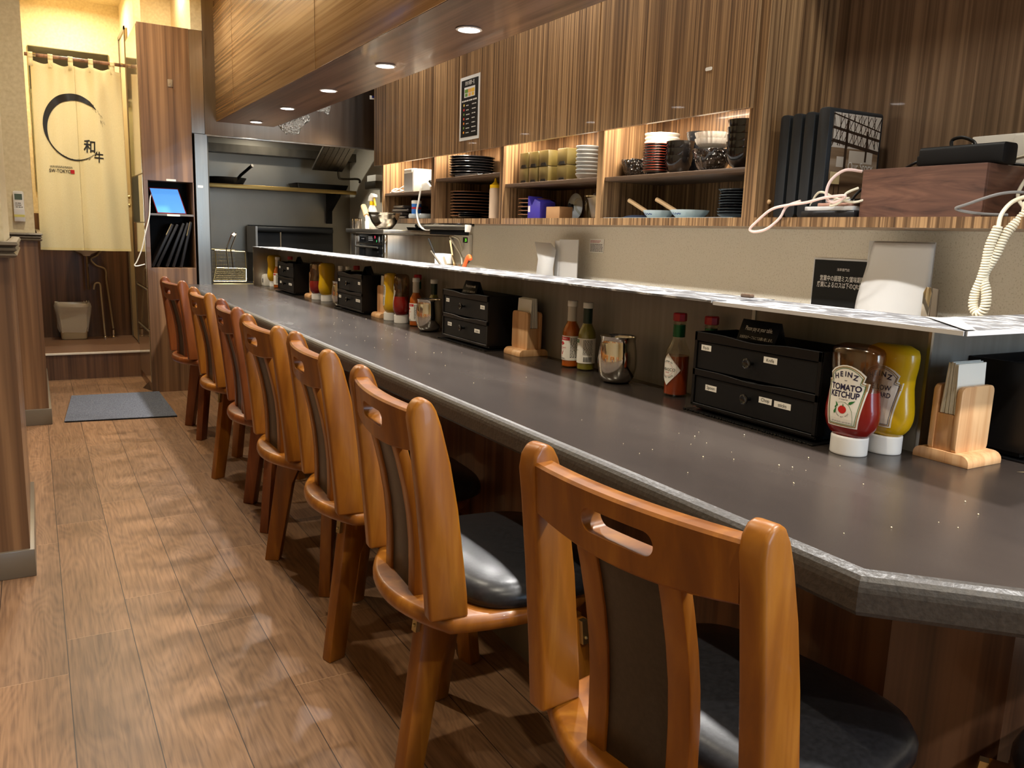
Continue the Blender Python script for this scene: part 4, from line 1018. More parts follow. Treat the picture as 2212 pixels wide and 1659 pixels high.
MB().prism([(-.045, .085), (.060, .094), (.060, .088), (.020, .004), (-.005, .004), (-.035, .080)], 0, .10, lambda a, b, x: (x, -a, b)).build('pan', steel_v, pn, bevel=.001)
# bay 4
S4 = BAYS[3][2]
def foil_bowl(label, loc, R_, h, seed):
    t = thing('wrapped_bowl', label, 'bowl', loc, group='bowls wrapped in crumpled film')
    rr = random.Random(seed); n = 40; rings = []
    for j, (r, z) in enumerate([(.42, 0), (.52, .04), (.68, .22), (.80, .42), (.90, .64), (.97, .86), (1.0, 1.0), (.95, 1.02), (.88, .85), (.6, .4), (.01, .35)]):
        rings.append([(r*R_*(1+rr.uniform(-.045, .045))*math.cos(2*PI*i/n), r*R_*(1+rr.uniform(-.045, .045))*math.sin(2*PI*i/n), max(0, z*h+(rr.uniform(-.004, .004) if j else 0))) for i in range(n)])
    MB().loft(rings).build('film_wrapping', wrapped, t, sharp=15); return t
foil_bowl('small black bowl wrapped in crumpled shiny film at the left of the bowl shelf', (2.115, 2.700, S4), .058, .068, 1)
stack(plate_proto('white_dish', '', 'white dishes stacked on the bowl shelf', .070, .030, white_gl, cat='dish'), 10, (2.195, 2.640, S4), .0158, lf('white dish at the bowl shelf back'))
stack(bowl_proto('lacquer_bowl', '', 'black and red lacquer bowls', .049, .020, lac_black, lac_red, ribs=0, foot=.9), 11, (2.090, 2.545, S4), .0098, lf('red-rimmed black bowl before the white dishes'), .0008)
stack(bowl_proto('black_bowl', '', 'black rounded bowls', .054, .068, lac_black, None, foot=.5), 3, (2.115, 2.438, S4), .0265, lf('rounded black bowl beside the red-rimmed stack'), .003)
stack(bowl_proto('square_bowl', '', 'dark square bowls at the back', .060, .065, ply_black), 3, (2.235, 2.455, S4), .050, lf('dark grey bowl at the shelf back behind black bowls'))
foil_bowl('large black bowl wrapped in crumpled shiny film under two ribbed cream bowls', (2.110, 2.258, S4), .071, .076, 2)
stack(bowl_proto('ribbed_bowl', '', 'ribbed white bowls', .064, .036, white_gl, ribs=1), 2, (2.110, 2.262, S4+.0785), .021, lf('ribbed cream bowl on the large film-wrapped bowl'), .001)
stack(bowl_proto('deep_bowl', '', 'deep black bowls by the upright', .056, .066, lac_black), 5, (2.085, 2.088, S4), .0235, lf('deep black bowl at the bowl shelf right end'), .002)
stack(bowl_proto('ribbed_bowl', '', 'ribbed bowls behind', .060, .05, white_gl, ribs=1), 2, (2.230, 2.165, S4), .03, lf('ribbed white bowl hidden behind deep black bowls'), .001)
stack(plate_proto('black_plate', '', 'black plates at the bottom right', .068, .016, ply_black), 10, (2.115, 2.120, RT), .0092, lf('small black plate right of the porcelain dishes'), .003)
def spatula_dish(label, slabel, loc, R_, rz, lift):
    t = thing('porcelain_dish', label, 'dish', loc, group='blue and white porcelain dishes')
    n = 48
    rings = [[(r*R_*(1+.018*math.cos(12*2*PI*i/n))*math.cos(2*PI*i/n), r*R_*(1+.018*math.cos(12*2*PI*i/n))*math.sin(2*PI*i/n), z) for i in range(n)] for r, z in ((.62, 0), (.66, .002), (.90, .018), (.99, .028), (1.0, .031), (.96, .030), (.84, .016), (.001, .010))]
    MB().loft(rings).build('dish', cel, t, sharp=60)
    fn = lambda u, v: (-R_*(.80+.2*v/.030)*1.005*math.cos(u/R_)-.001, -R_*(.80+.2*v/.030)*1.005*math.sin(u/R_), v)
    mb = MB(); rr = random.Random(int(loc[1]*100))
    pts = [(-.030+.0024*k, .015+.005*math.sin(k*1.1)*(1-k/26)) for k in range(24)]
    for (a, b), (c, d) in zip(pts, pts[1:]): patch(mb, fn, [(a, b-.0008), (c, d-.0008), (c, d+.0026), (a, b+.0026)])
    mb.build('brush_pattern', blue_ink, t, norm=False)
    s = thing('spatula', slabel, 'spatula', (loc[0]+.01, loc[1]+.0, loc[2]+.0125), rz, 'wooden-handled spatulas on the dishes')
    a = R(lift)
    q = MB().prism([(-.012, -.036), (.012, -.036), (.010, .030), (.004, .045), (-.004, .045), (-.010, .030)], .0, .0012, lambda u, v, z: (u, v+.01, z)); q.build('blade', steel_v, s)
    hl = MB().tube([(0, .045, .002), (0, .075, .016)], .003, 8); hl.build('neck', steel_v, s)
    MB().tube([(0, .075, .016), (0, .10, .0275), (0, .155, .053), (0, .172, .060)], .0085, 10).build('handle', pale_wood, s)
spatula_dish('pale blue porcelain dish with brushed pattern, left one on the bottom board', 'spatula with pale wooden handle on the left porcelain dish', (2.100, 2.520, RT), .060, R(8), 20)
spatula_dish('pale blue porcelain dish with brushed pattern, larger right one on the bottom board', 'spatula with pale wooden handle on the right porcelain dish', (2.105, 2.350, RT), .072, R(10), 20)
nv = MB()
nn = 12
vs = []; 
for i in range(nn+1):
    for j in range(nn+1):
        u, v = i/nn, j/nn
        h = .022*math.sin(PI*u)**.6*math.sin(PI*v)**.6*(.6+.4*math.sin(7*u+3*v)) if 0 < u < 1 and 0 < v < 1 else 0
        vs.append((2.06+.12*u+.006*math.sin(9*v), 2.590+.145*v, RT+.0015+h))
nv.add(vs, [(i*(nn+1)+j, i*(nn+1)+j+1, (i+1)*(nn+1)+j+1, (i+1)*(nn+1)+j) for i in range(nn) for j in range(nn)])
tag(nv.build('folded_cloth', M('navy_cloth', srgb(52, 62, 84), .85), sharp=25, solid=.001), 'crumpled navy cloth at the left end of the bottom board', 'cloth')
lc = MB().box(2.004, 2.03, RT, 2.30, 2.745, RT+.0012)
tag(lc.build('liner_cloth', M('pale_blue_cloth', srgb(190, 206, 210), .8)), 'thin pale blue liner cloth spread under the porcelain dishes', 'cloth')
# bay 1
S1 = BAYS[0][2]
bx = thing('white_case', 'white plastic appliance box with grey front on the far left shelf', 'box', (2.02, 4.800, S1))
MB().box(0, -.075, 0, .13, .075, .138).build('housing', white_pl, bx, bevel=.005)
MB().box(-.002, -.068, .010, 0, .068, .112).build('front_panel', M('light_grey_plastic', srgb(170, 170, 168), .5), bx)
MB().box(-.004, -.060, .118, 0, .060, .132).build('lid_edge', white_pl, bx)
dv = thing('handheld_gadget', 'white handheld gadget with black tip before the white case, its cable hanging down', 'gadget', (2.012, 4.545, S1))
MB().prism([(.05, 0), (-.075, 0), (-.085, .022), (-.03, .050), (.045, .040)], .0, .05, lambda a, b, x: (x, a, b)).build('body', white_pl, dv, bevel=.006)
MB().prism([(-.03, .051), (-.085, .023), (-.088, .04), (-.045, .060)], .012, .038, lambda a, b, x: (x, a, b)).build('tip', black_pl, dv)
MB().tube(bez([(-.008, .03, .02), (-.014, .045, -.06), (-.012, .075, -.12), (-.016, .04, -.18), (-.02, -.02, -.215), (-.03, -.12, -.225), (-.02, -.17, -.218)], 10), .0055, 10).build('cable', white_pl, dv)
c1 = tag(MB().tube(bez([(2.03, 5.12, S1+.004), (2.05, 5.05, S1+.02), (2.07, 4.97, S1+.045), (2.06, 4.93, S1+.02), (2.035, 5.0, S1+.005), (2.03, 5.09, S1+.012), (2.06, 5.10, S1+.03), (2.08, 5.0, S1+.014), (2.10, 4.92, S1+.006)], 10), .005, 8).build('white_cable', white_pl), 'loose coil of white cable on the far left shelf', 'cable')
c2 = tag(MB().tube(bez([(2.12, 5.06, S1+.006), (2.13, 5.02, S1+.05), (2.125, 4.975, S1+.058), (2.12, 4.965, S1+.03), (2.13, 5.0, S1+.008), (2.14, 5.05, S1+.02), (2.14, 5.02, S1+.044), (2.13, 4.94, S1+.008)], 10), .005, 8).build('orange_cable', orange_pl), 'small coil of orange cable behind the white cable on the far left shelf', 'cable')
c3 = tag(MB().prism([(4.885, 0), (4.955, 0), (4.895, .062)], 2.10, 2.13, lambda a, b, x: (x, a, S1+b)).build('blue_packet', M('pale_blue_packet', srgb(150, 160, 210), .5)), 'pale blue packet leaning left of the white case', 'packet')
for k in range(4):
    y0 = (5.02, 5.03, 5.01, 5.02)[k]
    o = thing('dark_tray', ['dark tray, lowest of the skewed pile on the far left board', 'dark tray, second of the skewed pile on the far left board', 'dark tray, third of the skewed pile on the far left board', 'dark tray with pale edge, top of the skewed pile on the far left board'][k], 'tray', (2.13, y0, RT+.022*k), R((4, -6, 9, -3)[k]), 'pile of dark trays')
    MB().box(-.085, -.10, 0, .085, .10, .019).build('tray', M('dark_brown_tray', srgb(44, 36, 30), .4), o, bevel=.005)
    MB().box(-.0862, -.085, .008, -.0852, .085, .015).build('edge', M('tray_edge', srgb(120, 112, 98), .4), o)
cn = thing('blue_can', 'blue round can with white lid and red band on the far left board', 'can', (2.075, 4.800, RT))
MB().lathe([(.029, 0), (.030, .002), (.030, .092)], 28).build('body', blue_pl, cn)
MB().lathe([(.0303, .060), (.0303, .072)], 28, cap0=False, cap1=False).build('band', red_pl, cn)
MB().lathe([(.031, .092), (.031, .110), (.027, .113)], 28).build('lid', white_pl, cn)
for k, (y, lb) in enumerate(((4.745, 'clear round ashtray in front of the blue can'), (4.625, 'clear round ashtray right of the one by the blue can'))):
    o = thing('glass_ashtray', lb, 'ashtray', (2.050, y, RT), 0, 'clear round ashtrays')
    MB().lathe([(.040, 0), (.046, .003), (.048, .020), (.044, .030), (.038, .030), (.036, .010), (.001, .009)], 28).build('glass', M('frosted_glass', srgb(205, 210, 205), .2, trans=.6), o)
# ---------------------------------------------------------------- things in the niche
cov = M('black_binder_cover', srgb(30, 33, 36), .45)
for k in range(3):
    y = 1.868-.047*k
    o = thing('menu_binder', ['black menu binder at the left end of the niche', 'black menu binder second from the left in the niche', 'black menu binder third from the left in the niche'][k], 'binder', (2.035, y, RT), 0, 'black menu binders in the niche')
    q = MB().prism(rrect(.036, .31, .012, 4, 0, .155), 0, .20, lambda a, b, x: (x, a, b)); q.build('cover', cov, o, bevel=.002)
    MB().box(.03, -.012, .308, .19, .012, .3085).build('page_edge', black_mat, o)
o = thing('photo_binder', 'black binder with a printed cover photograph reading Our Story', 'binder', (2.035, 1.722, RT), R(-3))
MB().prism(rrect(.042, .318, .012, 4, 0, .159), 0, .225, lambda a, b, x: (x, a, b)).build('cover', cov, o, bevel=.002)
pf = plane_fn((.012, -.0225, 0), (1, 0, 0), (0, 0, 1), .0); pf1 = plane_fn((.012, -.0228, 0), (1, 0, 0), (0, 0, 1)); pf2 = plane_fn((.012, -.0231, 0), (1, 0, 0), (0, 0, 1))
ph = noise_col(M('cover_print', srgb(140, 120, 98), .25), (1, 8, 14), [(.3, srgb(70, 52, 38)), (.5, srgb(128, 104, 80)), (.7, srgb(186, 170, 148))], dist=.6)
q = MB(); patch(q, pf, rect(.004, .012, .203, .304)); pho = q.build('cover_photo', ph, o, norm=False)
q = MB(); patch(q, pf1, rect(.004, .205, .203, .304)); patch(q, pf1, rect(.030, .150, .065, .180)); patch(q, pf1, rect(.080, .165, .180, .200)); q.build('bright_windows', M('cover_window_print', srgb(196, 186, 172), .3), pho, norm=False)
q = MB(); patch(q, pf1, rect(.01, .10, .05, .135)); q.build('table_print', M('cover_table_print', srgb(206, 186, 140), .3), pho, norm=False)
q = MB()
def bar(x0, y0, x1, y1, w_):
    d = math.hypot(x1-x0, y1-y0); nx_, ny_ = -(y1-y0)/d*w_, (x1-x0)/d*w_
    patch(q, pf2, [(x0+nx_, y0+ny_), (x0-nx_, y0-ny_), (x1-nx_, y1-ny_), (x1+nx_, y1+ny_)])
for k in range(7): bar(.006+.028*k, .304, .006+.030*k, .21, .0013)
bar(.004, .262, .203, .236, .004); bar(.004, .225, .203, .200, .005); bar(.004, .30, .203, .262, .002)
for k in range(9): bar(.004+.022*k, .208+.004*(k % 3), min(.203, .05+.022*k), .30, .0012); bar(min(.203, .03+.022*k), .21, .004+.02*k, .30, .0009)
bar(.064, .14, .064, .285, .005); bar(.150, .17, .150, .26, .004); bar(.03, .06, .03, .10, .0015); bar(.05, .06, .05, .10, .0015)
q.build('roof_truss_print', M('cover_truss_print', srgb(52, 38, 28), .3), pho, norm=False)
q = MB(); put_text(q, 'Our Story', .034, pf2, .132, .152, sx=.75); q.build('lettering', ink_w, pho, norm=False)
bxw = thing('wooden_box', 'dark walnut-grained wooden cable box with open top in the niche', 'box', (2.030, 1.213, RT))
MB().box(0, 0, 0, .009, .352, .131).build('front_panel', walnut, bxw, bevel=.001, seg=1)
MB().box(.009, 0, 0, .245, .009, .131).build('side_panel', walnut, bxw, bevel=.001, seg=1)
MB().box(.009, .343, 0, .245, .352, .131).build('side_panel', walnut, bxw, bevel=.001, seg=1)
MB().box(.236, .009, 0, .245, .343, .131).build('back_panel', walnut, bxw); MB().box(.009, .009, 0, .236, .343, .008).build('bottom', walnut, bxw)
MB().box(.009, .009, .118, .16, .343, .124).build('inner_board', walnut, bxw)
ps = thing('power_strip', 'thick black power bar lying on top of the wooden box', 'power strip', (2.062, 1.20, RT+.1315), R(0))
MB().prism(rrect(.062, .052, .010, 3, 0, .026), .0, .225, lambda a, b, y: (a+.035, y, b)).build('body', black_mat, ps, bevel=.002)
MB().box(.025, .225, .008, .045, .245, .034).build('cord_grip', black_pl, ps, bevel=.004)
MB().tube(bez([(.035, .245, .02), (.04, .27, .012), (.07, .31, .004), (.12, .33, .002)], 8), .004, 8).build('cord', black_pl, ps)
MB().tube(bez([(.06, .17, .05), (.065, .175, .072), (.068, .15, .078), (.07, .12, .066), (.07, .11, .05)], 8), .0045, 8).build('loop', black_pl, ps)
ol = thing('outlet_plate', 'wide white wall outlet plate with plugs at the back of the niche', 'outlet', (CX1-.0125, 1.34, 1.30))
MB().box(-.008, -.16, -.065, 0, .085, .065).build('plate', white_pl, ol, bevel=.003)
MB().box(-.014, -.155, -.060, -.008, -.035, .060).build('cover', white_pl, ol, bevel=.003)
MB().box(-.045, -.02, -.03, -.008, .02, .005).build('plug', white_pl, ol, bevel=.004)
MB().box(-.040, .03, -.02, -.008, .055, .01).build('plug', white_pl, ol, bevel=.004)
cdm = M('pale_pink_cable', srgb(226, 196, 188), .45); cdw = M('cream_cable', srgb(214, 206, 184), .45); cdg = M('grey_cable', srgb(120, 118, 116), .45)
ZR = RT
tb = []
for k, (dx, dy, w_, h, m_, lb) in enumerate(((0, 0, .175, .012, M('white_tablet_edge', srgb(206, 206, 206), .3), 'white-edged tablet lying flat left of the wooden box'), (.01, -.01, .15, .010, M('rose_phone_edge', srgb(196, 150, 130), .3), 'rose-edged phone on top of the white-edged tablet'), (.03, .0, .11, .009, M('silver_phone_edge', srgb(190, 190, 194), .3), 'silver phone on top of the pile beside the wooden box'))):
    o = thing('tablet', lb, 'tablet', (2.02+dx, 1.578+dy, ZR+.020+.0122*k), 0, 'tablets and phones on the niche board')
    MB().prism(rrect(w_*.72, .175 if k == 0 else .12, .008, 3, w_*.36, .0875), 0, h, lambda a, b, z: (a, b, z)).map(lambda x, y, z: (x, y, z)).build('frame', m_, o, bevel=.002)
    MB().box(.006, .01, h, w_*.68, .11 if k else .165, h+.0004).build('screen', black_gl, o)
o = thing('tablet_case', 'thick black tablet case under the pile left of the wooden box', 'case', (2.018, 1.572, ZR))
MB().box(0, 0, 0, .15, .19, .0195).build('case', black_lt, o, bevel=.004)
def cable(label, pts, r, m_, name='charging_cable'):
    return tag(MB().tube(bez(pts, 10), r, 8).build(name, m_), label, 'cable', 'cables in the niche')
cable('pink charging cable looping down over the front of the niche', [(2.045, 1.58, 1.262), (2.01, 1.61, 1.265), (1.99, 1.64, 1.235), (1.985, 1.645, 1.19), (1.99, 1.62, 1.175), (1.985, 1.58, 1.192), (1.975, 1.64, 1.188), (1.968, 1.70, 1.175), (1.96, 1.76, 1.168), (1.955, 1.82, 1.155), (1.95, 1.875, 1.115), (1.95, 1.895, 1.095), (1.953, 1.875, 1.088), (1.955, 1.83, 1.098), (1.962, 1.79, 1.13), (1.972, 1.775, 1.165), (1.99, 1.74, 1.181)], .0042, cdm)
cable('cream charging cable arching over the tablets in the niche', [(2.05, 1.55, 1.19), (2.015, 1.57, 1.176), (2.0, 1.62, 1.186), (2.01, 1.68, 1.206), (2.03, 1.72, 1.20), (2.04, 1.745, 1.17)], .0035, cdw)
cable('cream cable curling against the left side of the wooden box', [(2.02, 1.567, 1.215), (1.995, 1.585, 1.20), (1.99, 1.60, 1.175), (1.995, 1.635, 1.166), (2.0, 1.625, 1.182), (2.01, 1.585, 1.187)], .0035, cdw)
cable('black cable beside the left side of the wooden box', [(2.10, 1.572, 1.23), (2.06, 1.585, 1.215), (2.04, 1.60, 1.185), (2.05, 1.61, 1.168)], .004, black_pl)
cable('grey cable looping on the board right of the wooden box', [(2.06, 1.165, 1.14), (2.01, 1.21, 1.142), (1.985, 1.25, 1.152), (1.985, 1.225, 1.163), (2.01, 1.16, 1.188), (2.05, 1.12, 1.19), (2.08, 1.10, 1.165)], .0038, cdg)
cable('pale cable running from the outlet down behind the telephone', [(2.262, 1.325, 1.285), (2.235, 1.205, 1.30), (2.18, 1.192, 1.25), (2.11, 1.175, 1.19), (2.08, 1.13, 1.15)], .0045, cdw)
cable('black cord running from the outlet behind the wooden box', [(2.262, 1.36, 1.285), (2.288, 1.30, 1.285), (2.288, 1.22, 1.26), (2.285, 1.19, 1.17)], .004, black_pl)
# telephone
tel = thing('telephone', 'off-white desk telephone at the right edge of the niche, coiled cord hanging down', 'telephone', (2.020, .985, ZR), R(0))
MB().prism([(.13, .0), (-.09, .0), (-.09, .035), (.0, .050), (.115, .048), (.13, .035)], .0, .19, lambda a, b, x: (x, a, b)).build('base', M('ivory_plastic', srgb(226, 216, 192), .35), tel, bevel=.006)
ivory = bpy.data.materials['ivory_plastic']
hs = MB().prism([(-.10, .050), (.10, .052), (.125, .060), (.130, .080), (.115, .092), (.06, .088), (-.02, .100), (-.10, .100)], .015, .068, lambda a, b, x: (x, a, b))
h_o = hs.build('handset', ivory, tel, bevel=.010, seg=3)
MB().tube(bez([(.02, .125, .05), (.0, .15, .035), (-.03, .155, .005), (-.045, .150, -.03)], 8), .005, 8).build('cord_end', ivory, tel)
def coil(path, r, w_, turns, n=14):
    P = bez(path, 40); m = len(P); pts = []
    L_ = [0]
    for a, b in zip(P, P[1:]): L_.append(L_[-1]+(Vector(b)-Vector(a)).length)
    tot = L_[-1]; cnt = turns*n; j = 0
    for k in range(cnt+1):
        s = tot*k/cnt
        while j < m-2 and L_[j+1] < s: j += 1
        t = (s-L_[j])/max(1e-9, L_[j+1]-L_[j]); p = Vector(P[j]).lerp(Vector(P[j+1]), t); d = (Vector(P[j+1])-Vector(P[j])).normalized()
        a = Vector((1, 0, 0)) if abs(d.x) < .9 else Vector((0, 1, 0)); u = d.cross(a).normalized(); v = d.cross(u)
        th = 2*PI*k/n; pts.append(p+u*r*math.cos(th)+v*r*math.sin(th))
    return MB().tube(pts, w_, 6)
coil([(-.045, .150, -.025), (-.052, .160, -.07), (-.050, .164, -.11), (-.052, .170, -.15), (-.052, .180, -.185), (-.052, .180, -.215), (-.052, .166, -.232), (-.052, .152, -.215), (-.050, .154, -.18), (-.046, .168, -.14), (-.040, .150, -.09), (-.03, .138, -.04), (-.012, .12, -.005), (.0, .10, .03)], .0088, .0030, 78).build('coiled_cord', ivory, tel, sharp=80)
MB().tube(bez([(-.005, .10, .012), (-.03, .07, -.012), (-.035, .02, -.04), (-.03, -.06, -.055)], 8), .0045, 8).build('line_cord', ivory, tel)
# ---------------------------------------------------------------- on the wall and worktop under the cabinets
WX = 2.318
ns = thing('price_sticker', 'small white sticker with rows of black print on the stone wall', 'sticker')
MB().box(WX-.001, 3.160, .985, WX, 3.275, 1.050).build('sheet', label_w, ns)
q = MB(); f = plane_fn((WX-.0014, 3.2175, .985), (0, -1, 0), (0, 0, 1)); lines(q, f, -.05, .05, .006, .044, 6, seed=1, jit=.1); q.build('print', ink, ns, norm=False)
q = MB(); lines(q, f, -.05, .045, .048, .060, 2, seed=2); q.build('red_print', ink_red, ns, norm=False)
po = thing('black_notice', 'black notice sheet with white Japanese print on the stone wall', 'notice')
MB().box(WX-.0012, 1.700, .74, WX, 1.945, 1.012).build('sheet', white_pp, po)
MB().box(WX-.0018, 1.704, .744, WX-.0012, 1.940, 1.006).build('print_ground', black_mat, po)
f = plane_fn((WX-.0022, 1.822, .744), (0, -1, 0), (0, 0, 1)); q = MB()
put_text(q, '浅草雷門店', .010, f, 0, .232); put_text(q, '営業中の調理ミス/賞味期限切れ', .0205, f, .012, .202, sx=.70, bold=.01); put_text(q, '廃棄によるロスは下のQRから報告', .0205, f, .010, .180, sx=.70, bold=.01); q.build('lettering', ink_w, po, norm=False)
fo = thing('paper_folder', 'large pale grey folded card folder standing before the stone wall, beside the black notice', 'folder', (2.18, 1.462, .80), R(4))
fm = M('pale_grey_card', srgb(188, 186, 182), .5)
MB().box(.05, -.012, 0, .054, .195, .272).build('back_sheet', fm, fo)
q = MB(); nu, nv_ = 14, 16; vs = []
for i in range(nu+1):
    for j in range(nv_+1):
        u, v = i/nu, j/nv_
        edge = 1-.30*max(0, (v-.25))**1.8
        y = lerp(-.012, .215*edge, u); vs.append((.048-.045*math.sin(PI*u)*(1-v*.75)-.006*math.sin(7*v)*u, y, .268*v))
q.add(vs, [(i*(nv_+1)+j, i*(nv_+1)+j+1, (i+1)*(nv_+1)+j+1, (i+1)*(nv_+1)+j) for i in range(nu) for j in range(nv_)])
q.build('front_flap', M('white_card', srgb(214, 213, 210), .45), fo, norm=False, solid=.001)
pw = thing('paper_stand', 'folded white card stand before the stone wall, left of the small sticker', 'card', (2.20, 3.245, .80), R(0))
MB().box(.03, 0, 0, .034, .16, .242).build('back_sheet', fm, pw)
q = MB(); q.add([(.0, .15, 0), (-.02, .30, 0), (-.012, .285, .14), (-.02, .31, .225), (.005, .20, .222), (.008, .155, .19), (.0, .165, .1)], [(0, 1, 2, 3, 4, 5, 6)]); q.build('front_sheet', white_pp, pw, solid=.001)
MB().box(.03, .16, 0, .034, .20, .235).build('side_fold', white_pp, pw)
sp = thing('steel_tongs', 'upright steel tongs with dark handle beside the grey folder', 'tongs', (2.20, 1.44, .80), 0)
MB().prism([(-.012, 0), (.012, 0), (.013, .130), (.006, .147), (-.008, .146), (-.013, .13)], 0, .006, lambda a, b, x: (x, a, b)).build('arm', chrome, sp, bevel=.001)
MB().prism([(-.035, 0), (-.013, 0), (-.013, .145), (-.030, .142)], .002, .010, lambda a, b, x: (x, a, b)).build('arm', trim_dark, sp, bevel=.001)
pc = tag(MB().prism(rrect(.030, .008, .003, 3, 1.93, LZ+.010), 1.372, 1.384, lambda a, b, x: (x, a-.60, b)).build('clip', shelf_m, bevel=.001), 'small brown clip lying at the back of the ledge above the nearest cutlery box', 'clip')
th = thing('thermostat', 'white wall controller with a green display below the cabinets', 'controller', (WX, 4.56, .965))
MB().box(-.02, -.055, -.055, 0, .055, .085).build('housing', white_pl, th, bevel=.004)
MB().box(-.0215, -.03, .035, -.02, .03, .068).build('display', black_gl, th)
q = MB(); put_text(q, '25', .026, plane_fn((-.0222, -.008, .0515), (0, -1, 0), (0, 0, 1))); q.build('digits', M('green_digits', srgb(120, 230, 60), .5, emit=srgb(120, 230, 60), es=1.6), th, norm=False)
rl = thing('knife_rack', 'dark glossy under-cabinet rack with pale end cap', 'rack', (1.985, 4.14, 1.0))
MB().box(0, -.245, .092, .03, .285, .108).build('top_channel', black_gl, rl, bevel=.003)
MB().tube([(-.014, -.25, .085), (-.014, .285, .085)], .014, 12).build('front_bar', steel_dark, rl)
MB().prism([(-.028, .062), (-.004, .062), (.004, .098), (-.028, .100)], -.262, -.245, lambda a, b, y: (a, y, b)).build('end_cap', white_pl, rl, bevel=.002)
MB().box(-.004, -.240, .045, .0, .245, .088).build('panel', black_gl, rl)
cabl = tag(MB().tube(bez([(2.30, 4.60, .95), (2.22, 4.50, 1.02), (2.10, 4.36, 1.03), (2.14, 4.30, .93), (2.05, 4.1, .86)], 10), .006, 8).build('grey_cord', cdw), 'pale cord hanging from the wall below the dark rack', 'cord')

# ================================================================ the kitchen at the far end
hd = thing('range_hood', 'large brushed steel range hood hanging at the far end of the kitchen', 'hood')
MB().box(.970, 5.535, 1.606, 2.315, 5.552, 2.55).build('front_panel', steel_hood, hd, bevel=.001)
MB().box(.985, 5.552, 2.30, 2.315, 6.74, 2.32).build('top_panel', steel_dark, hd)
MB().box(.970, 5.535, 1.598, 2.315, 5.570, 1.610).build('bottom_rim', steel_v, hd, bevel=.002)
MB().box(.990, 6.60, 1.60, 2.315, 6.745, 1.66).build('rear_gutter', steel_dark, hd)
q = MB().prism([(6.02, 1.72), (6.02, 1.70), (6.42, 1.50), (6.42, 1.52)], 1.90, 2.14, lambda a, b, x: (x, a, b))
for k in range(6): q.prism([(6.03, 1.699), (6.03, 1.690), (6.41, 1.500), (6.41, 1.509)], 1.905+.039*k, 1.924+.039*k, lambda a, b, x: (x, a, b))
q.build('grease_filter', steel_v, hd)
foil_b = foil_mat(); foil_b.name = 'bright_foil'; foil_b.node_tree.nodes['Principled BSDF'].inputs['Metallic'].default_value = .45; foil_b.node_tree.nodes['Principled BSDF'].inputs['Roughness'].default_value = .3
gp = tag(MB().tube(bez([(2.09, 6.36, 1.50), (2.10, 6.38, 1.465), (2.13, 6.4, 1.445), (2.28, 6.45, 1.455), (2.302, 6.47, 1.43)], 8), .009, 8).build('gas_pipe', steel_dark), 'bent dark pipe running under the hood beside the filter', 'pipe')
for k, (pts, lab) in enumerate((([(1.418, 1.700), (1.470, 1.722), (1.545, 1.757), (1.612, 1.787), (1.624, 1.775), (1.620, 1.745), (1.575, 1.712), (1.556, 1.672), (1.555, 1.660), (1.515, 1.652), (1.488, 1.660), (1.470, 1.650), (1.445, 1.672)], 'large crumpled foil sheet stuck to the hood below the soffit'),
                                ([(1.665, 1.815), (1.70, 1.835), (1.77, 1.865), (1.755, 1.803), (1.742, 1.797), (1.725, 1.812)], 'small crumpled foil scrap on the hood, right of the large foil sheet'))):
    n = len(pts); cx, cz = sum(p[0] for p in pts)/n, sum(p[1] for p in pts)/n; rr = random.Random(k); q = MB(); vs = [(cx, 5.517, cz)]
    for f in (.5, 1):
        for i, (x, z) in enumerate(pts):
            x2, z2 = (pts[(i+1) % n]); vs.append((lerp(cx, x, f), 5.531-rr.uniform(.0, .012), lerp(cz, z, f)))
    fs = [(0, 1+i, 1+(i+1) % n) for i in range(n)]
    for i in range(n): fs += [(1+i, 1+n+i, 1+n+(i+1) % n), (1+i, 1+n+(i+1) % n, 1+(i+1) % n)]
    q.add(vs, fs); tag(q.build('foil_sheet', foil_b, sharp=5, norm=False, solid=.0008), lab, 'foil', 'foil stuck to the hood')
bl = thing('blue_label', 'small white and blue label on the hood at the left edge of the cupboards', 'label')
MB().box(2.04, 5.5335, 1.93, 2.10, 5.5345, 1.955).build('sheet', label_w, bl); MB().box(2.055, 5.5328, 1.94, 2.10, 5.5335, 1.955).build('print', M('label_blue', srgb(40, 50, 130), .5), bl)
# pan shelf on the far wall
shf = thing('pan_shelf', 'long narrow steel shelf with pans on the far kitchen wall', 'shelf')
MB().box(.995, 6.44, 1.338, 2.26, 6.755, 1.352).build('board', steel_dark, shf, bevel=.001)
MB().box(.995, 6.425, 1.330, 2.26, 6.442, 1.360).build('front_lip', M('greasy_brass_steel', srgb(168, 140, 84), .35, 1), shf, bevel=.002)
MB().prism([(6.755, 1.335), (6.50, 1.335), (6.50, 1.315), (6.72, 1.20), (6.72, 1.10), (6.755, 1.10)], 2.115, 2.155, lambda a, b, x: (x, a, b)).build('bracket', black_mat, shf)
def pan(label, loc, R_, rz):
    t = thing('frying_pan', label, 'pan', loc, rz, 'frying pans on the shelf')
    MB().lathe([(R_*.76, 0), (R_*.80, .003), (R_*.97, .048), (R_, .058), (R_*.97, .058), (R_*.78, .008), (.001, .008)], 36).build('pan', M('black_iron', srgb(24, 23, 22), .45) if 'black_iron' not in bpy.data.materials else bpy.data.materials['black_iron'], t, sharp=50)
    MB().tube([(R_*.93, 0, .050), (R_*1.15, 0, .075), (R_*1.9, 0, .135)], .011, 10).build('handle', black_mat, t)
    MB().tube([(R_*1.9, 0, .135), (R_*2.0, 0, .142)], .012, 10).build('handle_end', steel_v, t)
pan('black frying pan with raised handle on the left end of the pan shelf', (1.29, 6.59, 1.3535), .150, R(-62))
tr = thing('roasting_tray', 'long black roasting tray on the right end of the pan shelf', 'tray', (2.0, 6.585, 1.3535))
